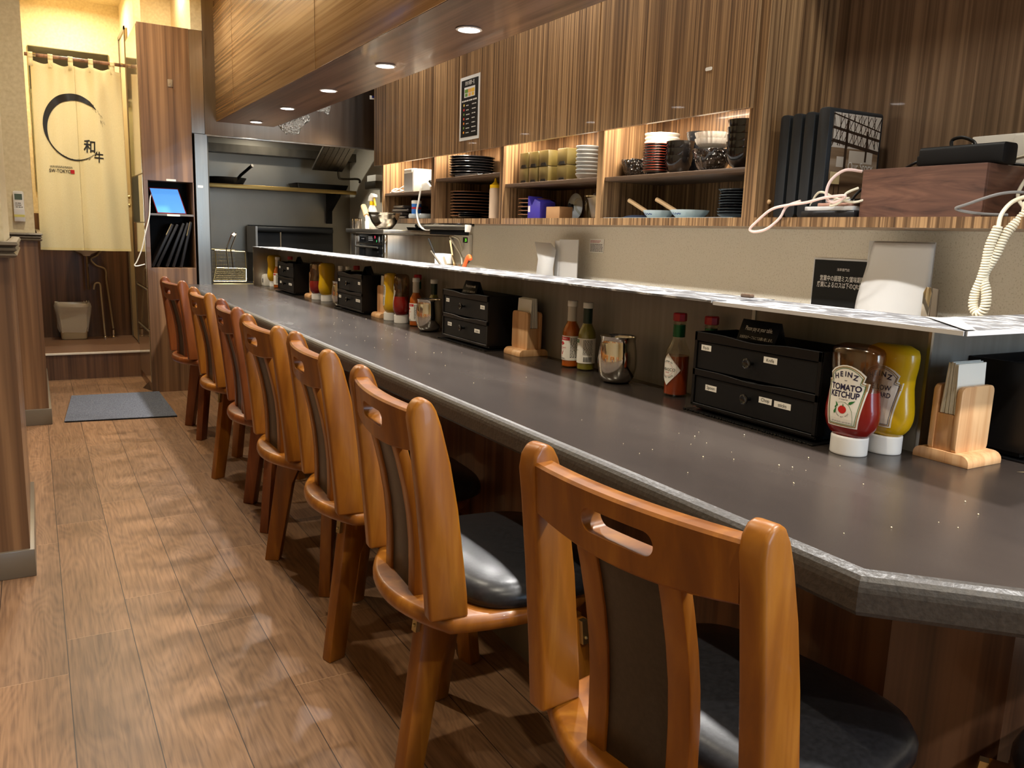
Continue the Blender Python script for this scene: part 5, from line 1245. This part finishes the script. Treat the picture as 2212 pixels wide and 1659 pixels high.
MB().loft([[(x*u, y*u2, z) for x, y in rrect(.42, .25, .02, 3)] for u, u2, z in ((.92, .86, 0), (1, 1, .045), (1.01, 1.02, .047), (.97, .95, .046), (.90, .84, .006))]).build('tray', bpy.data.materials['black_iron'], tr, sharp=50)
wb = thing('wire_basket', 'small pale box in a dark wire rack at the corner under the hood', 'rack', (2.20, 5.85, 1.36))
MB().box(0, 0, 0, .10, .22, .055).build('rack', steel_dark, wb, bevel=.003); MB().box(.01, .02, .055, .09, .20, .10).build('box', white_pl, wb, bevel=.003)
# griddle with black splash guard
gr = thing('griddle', 'griddle with a black splash guard before the far kitchen wall', 'griddle')
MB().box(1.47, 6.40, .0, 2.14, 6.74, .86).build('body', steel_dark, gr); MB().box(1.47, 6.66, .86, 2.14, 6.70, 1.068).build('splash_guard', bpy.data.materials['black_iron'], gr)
MB().box(1.46, 6.40, .86, 1.475, 6.70, 1.06).build('side_guard', steel_v, gr); MB().box(1.48, 6.10, .855, 2.14, 6.70, .865).build('plate', bpy.data.materials['black_iron'], gr)
MB().box(1.49, 6.60, 1.012, 2.13, 6.68, 1.066).build('top_roll', bpy.data.materials['black_iron'], gr, bevel=.02, seg=3)
MB().box(1.48, 6.08, .845, 2.16, 6.10, .875).build('front_rail', steel_v, gr)
MB().tube([(1.62, 6.3, .865), (1.62, 6.3, 1.02)], .006, 8).build('gas_stem', steel_v, gr)
# fryer with a hanging basket
fr = thing('fryer', 'steel deep fryer beyond the far end of the counter', 'fryer')
MB().box(.995, 5.80, 0, 1.44, 6.40, .640).build('body', steel_v, fr, bevel=.003)
MB().box(1.01, 5.82, .640, 1.42, 6.38, .650).build('oil_well', black_mat, fr)
MB().box(1.03, 5.765, .655, 1.36, 5.80, .672).build('front_bar', M('warm_steel_bar', srgb(206, 190, 140), .3, 1), fr, bevel=.003)
bk = thing('fry_basket', 'wire frying basket with long upright handle standing on the fryer', 'basket')
wire = M('basket_wire', srgb(196, 178, 128), .3, 1)
bx0, bx1 = 1.065, 1.262
q = MB()
for a, b in (((bx0, 5.86, .89), (bx1, 5.86, .883)), ((bx0, 5.86, .89), (bx0+.005, 5.86, .772)), ((bx1, 5.86, .883), (bx1+.006, 5.86, .768)), ((bx0+.005, 5.86, .772), (bx1+.006, 5.86, .768)), ((bx0, 5.86, .89), (bx0-.02, 6.18, .89)), ((bx1, 5.86, .883), (bx1, 6.18, .883)), ((bx0-.02, 6.18, .89), (bx1, 6.18, .883)), ((bx0+.005, 5.86, .772), (bx0-.025, 5.80, .685)), ((bx1+.006, 5.86, .768), (bx1-.008, 5.80, .685)), ((bx0-.025, 5.80, .685), (bx1-.008, 5.80, .685))):
    q.tube([a, b], .0032, 6)
q.build('frame', wire, bk)
q = MB()
for k in range(1, 24):
    t = k/24; x = lerp(bx0, bx1, t)
    q.tube([(x+.005, 5.86, .772), (lerp(bx0-.025, bx1-.008, t), 5.80, .685)], .0012, 4)
    if k % 2 == 0: q.tube([(x, 6.18, .888), (x, 6.18, .70)], .001, 4)
for k in range(1, 7):
    t = k/7; q.tube([(lerp(bx0+.005, bx0-.025, t), lerp(5.86, 5.80, t), lerp(.772, .685, t)), (lerp(bx1+.006, bx1-.008, t), lerp(5.86, 5.80, t), lerp(.768, .685, t))], .0012, 4)
for k in range(8):
    z = lerp(.70, .885, k/7); q.tube([(bx1, 5.87, z), (bx1, 6.18, z)], .001, 4); q.tube([(bx0, 6.18, z), (bx1, 6.18, z)], .001, 4)
for k in range(12): q.tube([(bx1, 5.87+.028*k, .70), (bx1, 5.87+.028*k, .883)], .001, 4)
q.build('mesh', wire, bk)
q = MB().tube(bez([(1.150, 5.86, .772), (1.140, 5.855, .88), (1.140, 5.84, .91), (1.170, 5.82, .998), (1.185, 5.815, 1.006), (1.198, 5.82, .998), (1.168, 5.84, .91), (1.170, 5.855, .88), (1.180, 5.86, .772)], 8), .004, 6)
q.build('handle', chrome, bk); MB().tube([(1.176, 5.817, .990), (1.190, 5.817, 1.004)], .012, 8).build('grip', white_pl, bk)
# glass-fronted machine and steel bench
mc = thing('kitchen_machine', 'steel kitchen machine with black control panel and glowing digits', 'machine')
MB().box(1.865, 4.752, .80, 2.30, 5.36, 1.035).build('body', steel_v, mc, bevel=.003)
MB().box(1.852, 4.80, .975, 1.866, 5.275, 1.033).build('control_panel', black_gl, mc, bevel=.002)
MB().box(1.852, 4.80, .80, 1.866, 5.275, .968).build('door_glass', black_gl, mc, bevel=.002)
MB().tube([(1.84, 4.85, .952), (1.84, 5.24, .952)], .006, 8).build('door_handle', steel_v, mc)
MB().box(1.848, 4.750, .80, 1.868, 4.795, 1.033).build('corner_post', chrome, mc, bevel=.002)
MB().box(1.848, 5.28, .80, 1.868, 5.36, 1.033).build('corner_post', steel_v, mc, bevel=.002)
f = plane_fn((1.8512, 5.04, 1.004), (0, -1, 0), (0, 0, 1))
q = MB(); put_text(q, '9', .026, f, .115, .010); q.build('digit', M('red_digit', srgb(255, 60, 90), .5, emit=srgb(255, 60, 90), es=2), mc, norm=False)
q = MB(); put_text(q, '0', .018, f, .145, -.013); q.build('green_digit', M('green_digit', srgb(70, 230, 130), .5, emit=srgb(70, 230, 130), es=1.5), mc, norm=False)
q = MB(); patch(q, f, [(-.18+.012*math.cos(a*.6), .022*math.sin(a*.6)) for a in range(11)]); patch(q, f, [(.19+.010*math.cos(a*.6), .022*math.sin(a*.6)) for a in range(11)]); lines(q, f, -.13, -.06, -.004, .004, 1, seed=2); lines(q, f, 0, .08, -.012, .018, 3, seed=4); q.build('panel_print', M('panel_grey', srgb(130, 130, 128), .4), mc, norm=False)
MB().box(1.830, 4.73, 1.038, 2.30, 5.42, 1.064).build('worktop', steel_v, mc, bevel=.004)
bw = thing('mixing_bowl', 'wide polished steel mixing bowl on the steel bench by the cabinets', 'bowl', (1.893, 4.875, 1.065))
MB().lathe([(r*.68, z) for r, z in [(.05, 0), (.075, .006), (.115, .042), (.138, .082), (.143, .096), (.149, .099), (.149, .101), (.140, .100), (.112, .046), (.07, .010), (.001, .006)]], 40).build('bowl', M('dull_polished_steel', srgb(200, 194, 182), .16, 1), bw, sharp=70)
bb = thing('spray_bottle', 'white spray bottle with yellow collar behind the steel mixing bowl', 'bottle', (1.965, 5.275, 1.065))
MB().lathe([(.036, 0), (.038, .003), (.038, .09), (.030, .125), (.016, .155)], 24).build('body', white_pl, bb)
MB().lathe([(.018, .155), (.019, .157), (.018, .180)], 20).build('collar', yellow_pl, bb)
MB().prism([(.055, .182), (.040, .212), (.0, .232), (-.055, .222), (-.060, .206), (-.015, .200), (-.012, .180)], -.014, .014, lambda a, b, x: (x, a, b)).build('spray_head', white_pl, bb, bevel=.004)
MB().tube([(0, -.03, .20), (0, -.052, .165), (0, -.056, .150)], .006, 6).build('trigger', yellow_pl, bb)
ld = thing('wooden_ladle', 'round wooden handle sticking out of a white tub left of the mixing bowl', 'ladle', (1.90, 5.195, 1.065))
MB().tube([(0, 0, .045), (0, .02, .09)], .010, 8).build('neck', white_pl, ld); MB().tube([(0, .015, .085), (0, .055, .130), (0, .075, .146)], .018, 12).build('handle', pale_wood, ld)
MB().lathe([(.014, 0), (.016, .05)], 16).build('foot', white_pl, ld)
for k, y in enumerate((5.335, 5.280)):
    s_ = thing('steel_shaker', ['steel shaker can at the far left end of the steel bench', 'steel shaker can second from the left on the steel bench'][k], 'shaker', (1.865, y, 1.065), 0, 'steel shakers')
    MB().lathe([(.026, 0), (.027, .002), (.027, .050)], 24).build('body', steel_v, s_); MB().lathe([(.028, .050), (.028, .062), (.020, .067), (.001, .069)], 24).build('lid', chrome, s_)
kp_ = thing('black_pan', 'flat black pan lying on the steel bench right of the mixing bowl', 'pan', (2.12, 4.86, 1.065), R(-120))
MB().lathe([(.07, 0), (.08, .018), (.076, .018), (.066, .004), (.001, .004)], 28).build('pan', bpy.data.materials['black_iron'], kp_); MB().tube([(.075, 0, .015), (.16, 0, .028)], .009, 8).build('handle', black_mat, kp_)
# pens and tools on the worktop behind the ledge
pp = thing('pen_box', 'white paper box holding dark pens at the end of the steel worktop', 'holder', (1.93, 4.04, .80))
MB().box(-.05, -.055, 0, .0, .055, .145).build('box', white_pp, pp, bevel=.001)
tools = [('black_marker', 'black marker leaning out left of the white paper box', (1.90, 4.10, .90), (1.89, 4.20, 1.02), .006, black_pl), ('wooden_stick', 'thin wooden stick leaning out of the tools behind the ledge', (1.93, 3.93, .82), (1.93, 4.01, 1.015), .0045, pale_wood),
         ('dark_skewer', 'dark steel skewer slanting in front of the white paper box', (1.86, 3.86, .83), (1.86, 4.10, .955), .005, steel_dark), ('whisk_handle', 'black tool handle leaning right among the tools behind the ledge', (1.90, 3.86, .86), (1.90, 3.72, .925), .008, black_pl),
         ('clear_pen', 'clear plastic pen standing among the tools behind the ledge', (1.85, 3.82, .82), (1.85, 3.92, .93), .006, clear_pl), ('steel_spoon', 'steel spoon handle leaning left among the tools behind the ledge', (1.88, 3.78, .83), (1.88, 3.88, .94), .005, chrome)]
for nm, lb, a, b, r, m_ in tools: tag(MB().tube([a, tuple((Vector(a)+Vector(b))/2), b], r, 8).build(nm, m_), lb, 'tool', 'tools behind the ledge')
jr = thing('tool_jar', 'clear jar of tools standing behind the ledge', 'jar', (1.87, 3.80, .80)); MB().lathe([(.05, 0), (.052, .003), (.052, .10), (.049, .10), (.049, .006), (.001, .005)], 28).build('glass', clear_pl, jr)
pl = thing('orange_peeler', 'orange handled peeler sticking up behind the ledge', 'peeler')
MB().tube(bez([(1.86, 3.74, .85), (1.86, 3.70, .89), (1.86, 3.665, .935), (1.86, 3.645, .945), (1.86, 3.63, .93)], 8), .010, 8).build('handle', orange_pl, pl)

# ================================================================ tall cabinet, alcove and left wall
gloss = M('glossy_cabinet_laminate', srgb(178, 152, 116), .10, .55, coat=.6)
tc = thing('tall_cabinet', 'tall striped wood cabinet with open compartments at the far end of the counter', 'cabinet')
ty = 5.54
MB().box(.605, ty, 1.311, .892, 6.15, 2.214).build('upper_carcass', z_left, tc, bevel=.001, seg=1)
MB().box(.605, ty, .0, .892, 6.15, .784).build('lower_carcass', z_left, tc, bevel=.001, seg=1)
MB().box(.605, ty, .784, .629, 6.15, 1.311).build('left_stile', z_left, tc); MB().box(.887, ty, .784, .892, 6.15, 1.311).build('right_stile', z_left, tc)
MB().box(.629, 5.80, .784, .887, 6.15, 1.311).build('compartment_back', black_mat, tc)
MB().box(.629, ty+.004, 1.103, .887, 5.80, 1.115).build('shelf', trim_dark, tc)
for z0, z1, y0, y1, nm in ((1.352, 2.205, 5.56, 6.145, 'side_door'), (1.06, 1.345, 5.56, 5.76, 'side_panel'), (.66, 1.055, 5.56, 6.145, 'side_panel'), (.40, .655, 5.56, 6.145, 'side_drawer'), (.06, .395, 5.56, 6.145, 'side_drawer')):
    p_ = MB().box(.600, y0, z0, .6049, y1, z1).build(nm, gloss, tc, bevel=.001, seg=1)
    if nm == 'side_drawer': MB().box(.595, y0+.02, z1-.012, .600, y1-.02, z1-.006).build('handle_strip', steel_v, p_)
MB().box(.600, 5.765, 1.06, .6052, 6.145, 1.345).build('side_recess', black_mat, tc)
for z, w_, x in ((1.318, .055, .762), (1.107, .075, .768)):
    o = tag(MB().box(x-w_/2, ty-.0015, z-.006, x+w_/2, ty-.0002, z+.006).build('shelf_label', label_w), 'small white paper label on the tall cabinet %s' % ('above the tablet' if z > 1.2 else 'under the tablet shelf'), 'label')
o = tag(MB().box(.915, 5.530, 1.283, .945, 5.5315, 1.296).build('steel_label', label_w), 'tiny pale label on the narrow steel strip beside the tall cabinet', 'label')
hk = thing('clear_hook', 'small clear adhesive hook on the tall cabinet front', 'hook', (.778, ty, 1.89))
MB().box(-.014, -.003, -.024, .014, 0, .020).build('plate', M('clear_hook_plastic', srgb(190, 164, 132), .2, trans=.5), hk, bevel=.003); MB().tube([(0, -.003, -.012), (0, -.018, -.016), (0, -.020, -.002)], .003, 6).build('peg', clear_pl, hk)
tb = thing('tablet', 'tablet with lit blue screen and red case leaning in the upper compartment', 'tablet', (.752, 5.615, 1.1165))
ang = R(-12)
def tilt(x, z, d): return (x+.19*(.16-z)*1.0 if False else x-.155*(z-.08)*1.6, .0+z*.28+d, z)
q = MB().prism([(-.088, .0), (.086, .0), (.086, .158), (-.088, .158)], 0, .010, lambda a, b, d: tilt(a, b, d)); q.build('case', M('red_tablet_case', srgb(176, 44, 40), .4), tb, bevel=.003)
q = MB(); q.add([tilt(a, b, -.0008) for a, b in ((-.082, .006), (.080, .006), (.080, .152), (-.082, .152))], [(0, 1, 2, 3)]); q.build('screen', M('lit_screen', srgb(90, 160, 240), .2, emit=srgb(96, 170, 250), es=.85), tb, norm=False)
cb_ = tag(MB().tube(bez([(.655, 5.62, 1.23), (.640, 5.56, 1.20), (.628, 5.52, 1.10), (.600, 5.50, 1.00), (.575, 5.50, .90), (.545, 5.50, .825), (.530, 5.50, .80), (.545, 5.50, .795), (.59, 5.52, .806)], 8), .0035, 8).build('charging_cable', white_pl), 'thin pale charging cable hanging from the tablet down the cabinet edge', 'cable')
names = ['black menu folder leaning at the far left of the lower compartment', 'black menu folder second from the left in the lower compartment', 'black menu folder in the middle of the lower compartment', 'black menu folder fourth from the left in the lower compartment', 'black menu folder at the right end of the lower compartment']
for k, (xb, xt) in enumerate(((.640, .772), (.668, .800), (.722, .832), (.760, .856), (.806, .874))):
    o = thing('menu_folder', names[k], 'folder', (xb, 5.57, .7855), 0, 'black menu folders in the tall cabinet')
    a = math.atan2(xt-xb, .275); q = MB().box(-.009, 0, 0, .009, .20, .292); q.map(lambda x, y, z: (x*math.cos(a)+z*math.sin(a)+.009*math.cos(a)*0, y, z*math.cos(a)-x*math.sin(a)+.009*math.sin(a))); q.build('cover', black_lt, o, bevel=.004)
    if k in (0, 4):
        q = MB().box(-.0105, -.0012, .215 if k == 0 else .20, -.0075, 0, .290); q.map(lambda x, y, z: (x*math.cos(a)+z*math.sin(a), y, z*math.cos(a)-x*math.sin(a)+.009*math.sin(a))); q.build('page_edge', M('page_edge_cream', srgb(200, 180, 130), .6), o)
# door leaf with a thin dark frame on the alcove's right wall
dr = MB().box(.640, 6.55, .19, .6545, 6.98, 2.375).build('door_1', cream_trim); struct(dr)
q = MB()
for y0, y1, z0, z1 in ((6.545, 6.575, .19, 2.385), (6.955, 6.985, .19, 2.385), (6.545, 6.985, 2.36, 2.385)): q.box(.632, y0, z0, .640, y1, z1)
o = q.build('door_frame', trim_dark); o.parent = dr
for k, z in enumerate((1.70, 1.58)): pass
sw = thing('door_latch', 'pale latch on the framed door beside the cream curtain', 'latch')
for z in (1.235, 1.175): MB().lathe([(.001, -.02), (.012, -.018), (.014, -.004), (.008, 0)], 14).map(lambda x, y, z_: (.632+z_, 6.62+x, z+y)).build('knob', brass, sw)
# raised step
sp = thing('step', 'raised brown wooden step with pale nosing in the alcove under the cream curtain', 'step')
MB().box(.028, 6.19, 0, .655, 7.078, .178).build('riser', z_vert_dark, sp)
MB().box(.028, 6.185, .170, .655, 7.078, .180).build('tread', M('brown_step_vinyl', srgb(112, 84, 66), .4), sp)
MB().box(.028, 6.180, .168, .655, 6.196, .1815).build('nosing', white_edge, sp, bevel=.002)
# noren on its rod
rod = thing('curtain_rod', 'brown curtain rod across the alcove opening carrying the cream curtain', 'rod')
MB().tube([(.026, 6.20, 2.066), (.600, 6.20, 2.066)], .011, 14).build('rod', noise_col(M('worn_brown_rod', srgb(120, 88, 66), .35), (40, 8, 8), [(.35, srgb(88, 60, 44)), (.6, srgb(150, 112, 88))]), rod)
MB().tube([(.07, 6.20, 2.066), (.088, 6.20, 2.066)], .0125, 14).build('collar', chrome, rod); MB().tube([(.57, 6.20, 2.066), (.585, 6.20, 2.066)], .0125, 14).build('collar', chrome, rod)
nr = thing('noren_curtain', 'cream noren curtain with a black brush circle hanging in the alcove', 'curtain')
NX0, NX1, NZ0, NZ1 = .045, .580, .862, 2.030
TABS = [.058, .168, .280, .395, .520]
def ny(x, z):
    h = (z-NZ0)/(NZ1-NZ0)
    y = 6.185 + .012*math.sin(x*23+1.0+.6*h)*(1.25-.5*h) + .006*math.sin(x*51+2*h) - .010*(1-h)
    if h > .8: y += .012*math.sin(x*56)*((h-.8)/.2)
    y += .016*math.exp(-((x-.298)/.022)**2)*(1.1-.8*h)
    y += .007*math.sin(9*h+14*x)*(1-h)*math.exp(-((x-.34)/.10)**2)
    return y
def ntop(x): return NZ1 - .014*abs(math.sin((x-.058)/.112*PI))
def nmap(x, z): return (x + .012*(z-NZ0)/(NZ1-NZ0)*((.30-x)/.27) , ny(x, z), z)
def npanel(x0, x1):
    q = MB(); nu, nv_ = 44, 60
    vs = [nmap(lerp(x0, x1, i/nu), lerp(NZ0, ntop(lerp(x0, x1, i/nu)), j/nv_)) for j in range(nv_+1) for i in range(nu+1)]
    q.add(vs, [(j*(nu+1)+i, j*(nu+1)+i+1, (j+1)*(nu+1)+i+1, (j+1)*(nu+1)+i) for j in range(nv_) for i in range(nu)]); return q
for x0, x1 in ((NX0, .2975), (.2985, NX1)): npanel(x0, x1).build('cloth_panel', cloth_m, nr, sharp=80, norm=False, solid=.0016)
hem = M('curtain_hem', srgb(226, 208, 150), .8)
q = MB()
for x0, x1 in ((NX0, .2975), (.2985, NX1)):
    for k in range(20):
        a, b = lerp(x0, x1, k/20), lerp(x0, x1, (k+1)/20)
        q.add([tuple(Vector(nmap(a, NZ0))+Vector((0, -.002, 0))), tuple(Vector(nmap(b, NZ0))+Vector((0, -.002, 0))), tuple(Vector(nmap(b, NZ0+.016))+Vector((0, -.002, 0))), tuple(Vector(nmap(a, NZ0+.016))+Vector((0, -.002, 0)))], [(0, 1, 2, 3)])
q.build('hem', hem, nr, norm=False)
for x in TABS:
    y = ny(x, NZ1-.01); z0 = NZ1-.035; q = MB()
    prof = [(y-.003, z0), (6.187, 2.045), (6.186, 2.066), (6.190, 2.078), (6.20, 2.0815), (6.21, 2.078), (6.214, 2.066), (6.21, 2.045), (y+.004, z0+.02)]
    for (a, b), (c, d) in zip(prof, prof[1:]): q.add([(x-.014, a, b), (x+.014, a, b), (x+.014, c, d), (x-.014, c, d)], [(0, 1, 2, 3)])
    q.build('hanging_tab', cloth_m, nr, norm=False, solid=.001)
def nfn(x, z):
    p = nmap(x, z); return (p[0], p[1]-.0055, p[2])
q = MB(); rr = random.Random(4); n = 150; cx, cz, ra, rb_ = .282, 1.637, .172, .196
for i in range(n):   # brush ring, thick at the upper left, thinning and breaking up
    t0, t1 = i/n, (i+1)/n
    def ringpt(t, s): 
        a = R(40 + 280*t) if True else 0
        w_ = (.004+.020*math.sin(PI*min(1, t*1.7))**.7*(1-.45*t)) * (1 if t > .06 else .35+10*t)
        w_ = w_ if t < .82 else w_*max(.12, (1-t)/.18)
        rad = 1 + s*w_/.185
        return (cx+ra*rad*math.cos(a), cz+rb_*rad*math.sin(a))
    e0, e1 = rr.uniform(-.10, .10), rr.uniform(-.1, .1)
    poly = [ringpt(t0, -1), ringpt(t0, 1), ringpt(t1, 1), ringpt(t1, -1)]
    q.add([nfn(*p) for p in poly], [(0, 1, 2, 3)])
for k in range(60):   # dry-brush streaks at the tail
    t = rr.uniform(-.12, .10) if k < 40 else rr.uniform(.55, .95); a = R(40+280*t); rad = 1+rr.uniform(-.06, .07)*(1 if k < 40 else .8); L_ = rr.uniform(.03, .10)
    pts = []
    for s in (0, 1): 
        for d in (-.0045, .0045):
            aa = a + L_*s; pts.append((cx+ra*(rad+d*(1-.5*s))*math.cos(aa), cz+rb_*(rad+d*(1-.5*s))*math.sin(aa)))
    q.add([nfn(*p) for p in (pts[0], pts[1], pts[3], pts[2])], [(0, 1, 2, 3)])
q.build('brush_circle', ink, nr, norm=False)
q = MB(); put_text(q, '和', .088, nfn, .362, 1.533, sx=.85, rot=R(-3), bold=.016); put_text(q, '牛', .074, nfn, .415, 1.468, sx=.80, rot=R(-3), bold=.016)
put_text(q, 'SW-TOKYO', .030, nfn, .182, 1.366, sx=.80, bold=.012); lines(q, nfn, .125, .255, 1.386, 1.400, 2, seed=6, jit=.03); q.build('lettering', ink, nr, norm=False)
q = MB(); patch(q, nfn, rect(.243, 1.354, .266, 1.378)); q.build('red_seal', ink_red, nr, norm=False)
# mirror, sink, pipes, bin
mr = thing('wall_mirror', 'wide mirror above the sink, its top edge showing over the curtain rod', 'mirror')
MB().box(.05, 7.066, 1.25, .575, 7.079, 2.272).build('glass', M('mirror_glass', srgb(150, 156, 150), .06, 1), mr, bevel=.006, seg=1)
sk = thing('wash_basin', 'pale wash basin whose underside shows below the curtain', 'basin', (.345, 6.94, .0))
MB().lathe([(.022, .800), (.035, .815), (.075, .832), (.13, .880), (.135, .96), (.13, .96), (.11, .89), (.001, .87)], 32).build('basin', white_gl, sk)
MB().tube([(0, 0, .82), (0, 0, .55)], .009, 10).build('tail_pipe', chrome, sk)
MB().tube(bez([(.035, 0, .55), (.045, 0, .59), (.065, 0, .60), (.08, 0, .585), (.083, 0, .50), (.095, 0, .19)], 8), .006, 8).build('drain_hose', M('grey_beige_hose', srgb(176, 164, 140), .4), sk)
MB().tube(bez([(.12, .06, .86), (.07, .05, .80), (.03, .03, .775), (.06, .02, .73), (.12, .02, .70), (.125, .02, .62), (.135, .02, .50), (.155, .02, .25)], 8), .0065, 8).build('supply_hose', M('braided_hose', srgb(170, 158, 134), .35, .4), sk)
for x, y, z0 in ((.155, .02, .181), (.096, 0, .181)): MB().lathe([(.020, z0), (.020, z0+.008), (.012, z0+.012), (.011, z0+(.06 if x > .1 else .02))], 18, (x, y, 0)).build('floor_flange', chrome, sk)
bn = thing('waste_bin', 'cream plastic waste bin lined with a clear bag on the step under the sink', 'bin', (.232, 6.965, .182))
q = MB(); rings = []
for z, s in ((0, .80), (.004, .84), (.10, .90), (.24, 1.0), (.245, 1.03), (.255, 1.03), (.255, .98), (.02, .80)):
    rings.append([(x*s, y*s, z) for x, y in rrect(.205, .15, .03, 4)])
MB().loft(rings).build('tub', M('cream_bin_plastic', srgb(206, 194, 164), .45), bn, sharp=50)
rr = random.Random(11); rings = []
for z, s in ((.055, .93), (.09, 1.02), (.14, 1.04), (.20, 1.12), (.245, 1.17), (.272, 1.12), (.268, 1.0), (.20, .93)):
    rings.append([(x*s*(1+rr.uniform(-.035, .05)), y*s*(1+rr.uniform(-.05, .05)), z+rr.uniform(-.008, .010)) for x, y in rrect(.205, .15, .03, 5)])
MB().loft(rings, False, False).build('bag', bag_pl, bn, sharp=20)
dm = thing('door_mat', 'dark grey carpet mat on the floor before the tall cabinet', 'mat', (0, 0, 0))
MB().add([(.090, 4.837, .001), (.640, 4.775, .001), (.640, 5.532, .001), (.151, 5.56, .001), (.090, 4.837, .008), (.640, 4.775, .008), (.640, 5.532, .008), (.151, 5.56, .008)], [(0, 3, 2, 1), (4, 5, 6, 7), (0, 1, 5, 4), (1, 2, 6, 5), (2, 3, 7, 6), (3, 0, 4, 7)]).build('pile', mat_m, dm)
MB().add([(.098, 4.832, .0005), (.640, 4.770, .0005), (.640, 4.778, .0005), (.090, 4.840, .0005), (.098, 4.832, .006), (.640, 4.770, .006), (.640, 4.778, .006), (.090, 4.840, .006)], [(0, 3, 2, 1), (4, 5, 6, 7), (0, 1, 5, 4), (1, 2, 6, 5), (2, 3, 7, 6), (3, 0, 4, 7)]).build('binding', black_mat, dm)
ds_ = tag(MB().add([(.565, 5.72, .0), (.605, 5.60, 0), (.598, 5.66, .0), (.598, 5.66, .05)], [(0, 1, 2), (0, 1, 3), (1, 2, 3), (0, 2, 3)]).build('door_wedge', steel_v), 'small pale metal wedge on the floor at the corner of the tall cabinet', 'wedge')
# remote controller on the far pier
rc = thing('remote_control', 'white air-conditioner remote in a holder on the far left wall pier', 'remote', (-.046, 4.828, 1.040))
RW = .024
MB().prism(rrect(.046, .148, .008, 3, 0, .074), 0, .016, lambda a, b, d: (a, -.004-d, b)).build('housing', white_pl, rc, bevel=.003)
MB().box(-.0235, -.026, .0, .0235, -.0, .062).build('holder', M('holder_plastic', srgb(214, 210, 204), .35), rc, bevel=.003)
MB().box(-.016, -.0212, .106, .016, -.0198, .134).build('display', M('lcd_grey_green', srgb(84, 98, 82), .3), rc)
MB().box(-.0225, -.0268, .022, .0225, -.0258, .034).build('yellow_label', M('pale_yellow_label', srgb(216, 206, 110), .5), rc)
q = MB(); f = plane_fn((0, -.0206, .066), (1, 0, 0), (0, 0, 1)); lines(q, f, -.014, .016, .002, .030, 3, seed=3); q.build('button_print', M('button_grey', srgb(130, 126, 120), .5), rc, norm=False)
# no screen is built; door_daylight gives the near corner its cool light
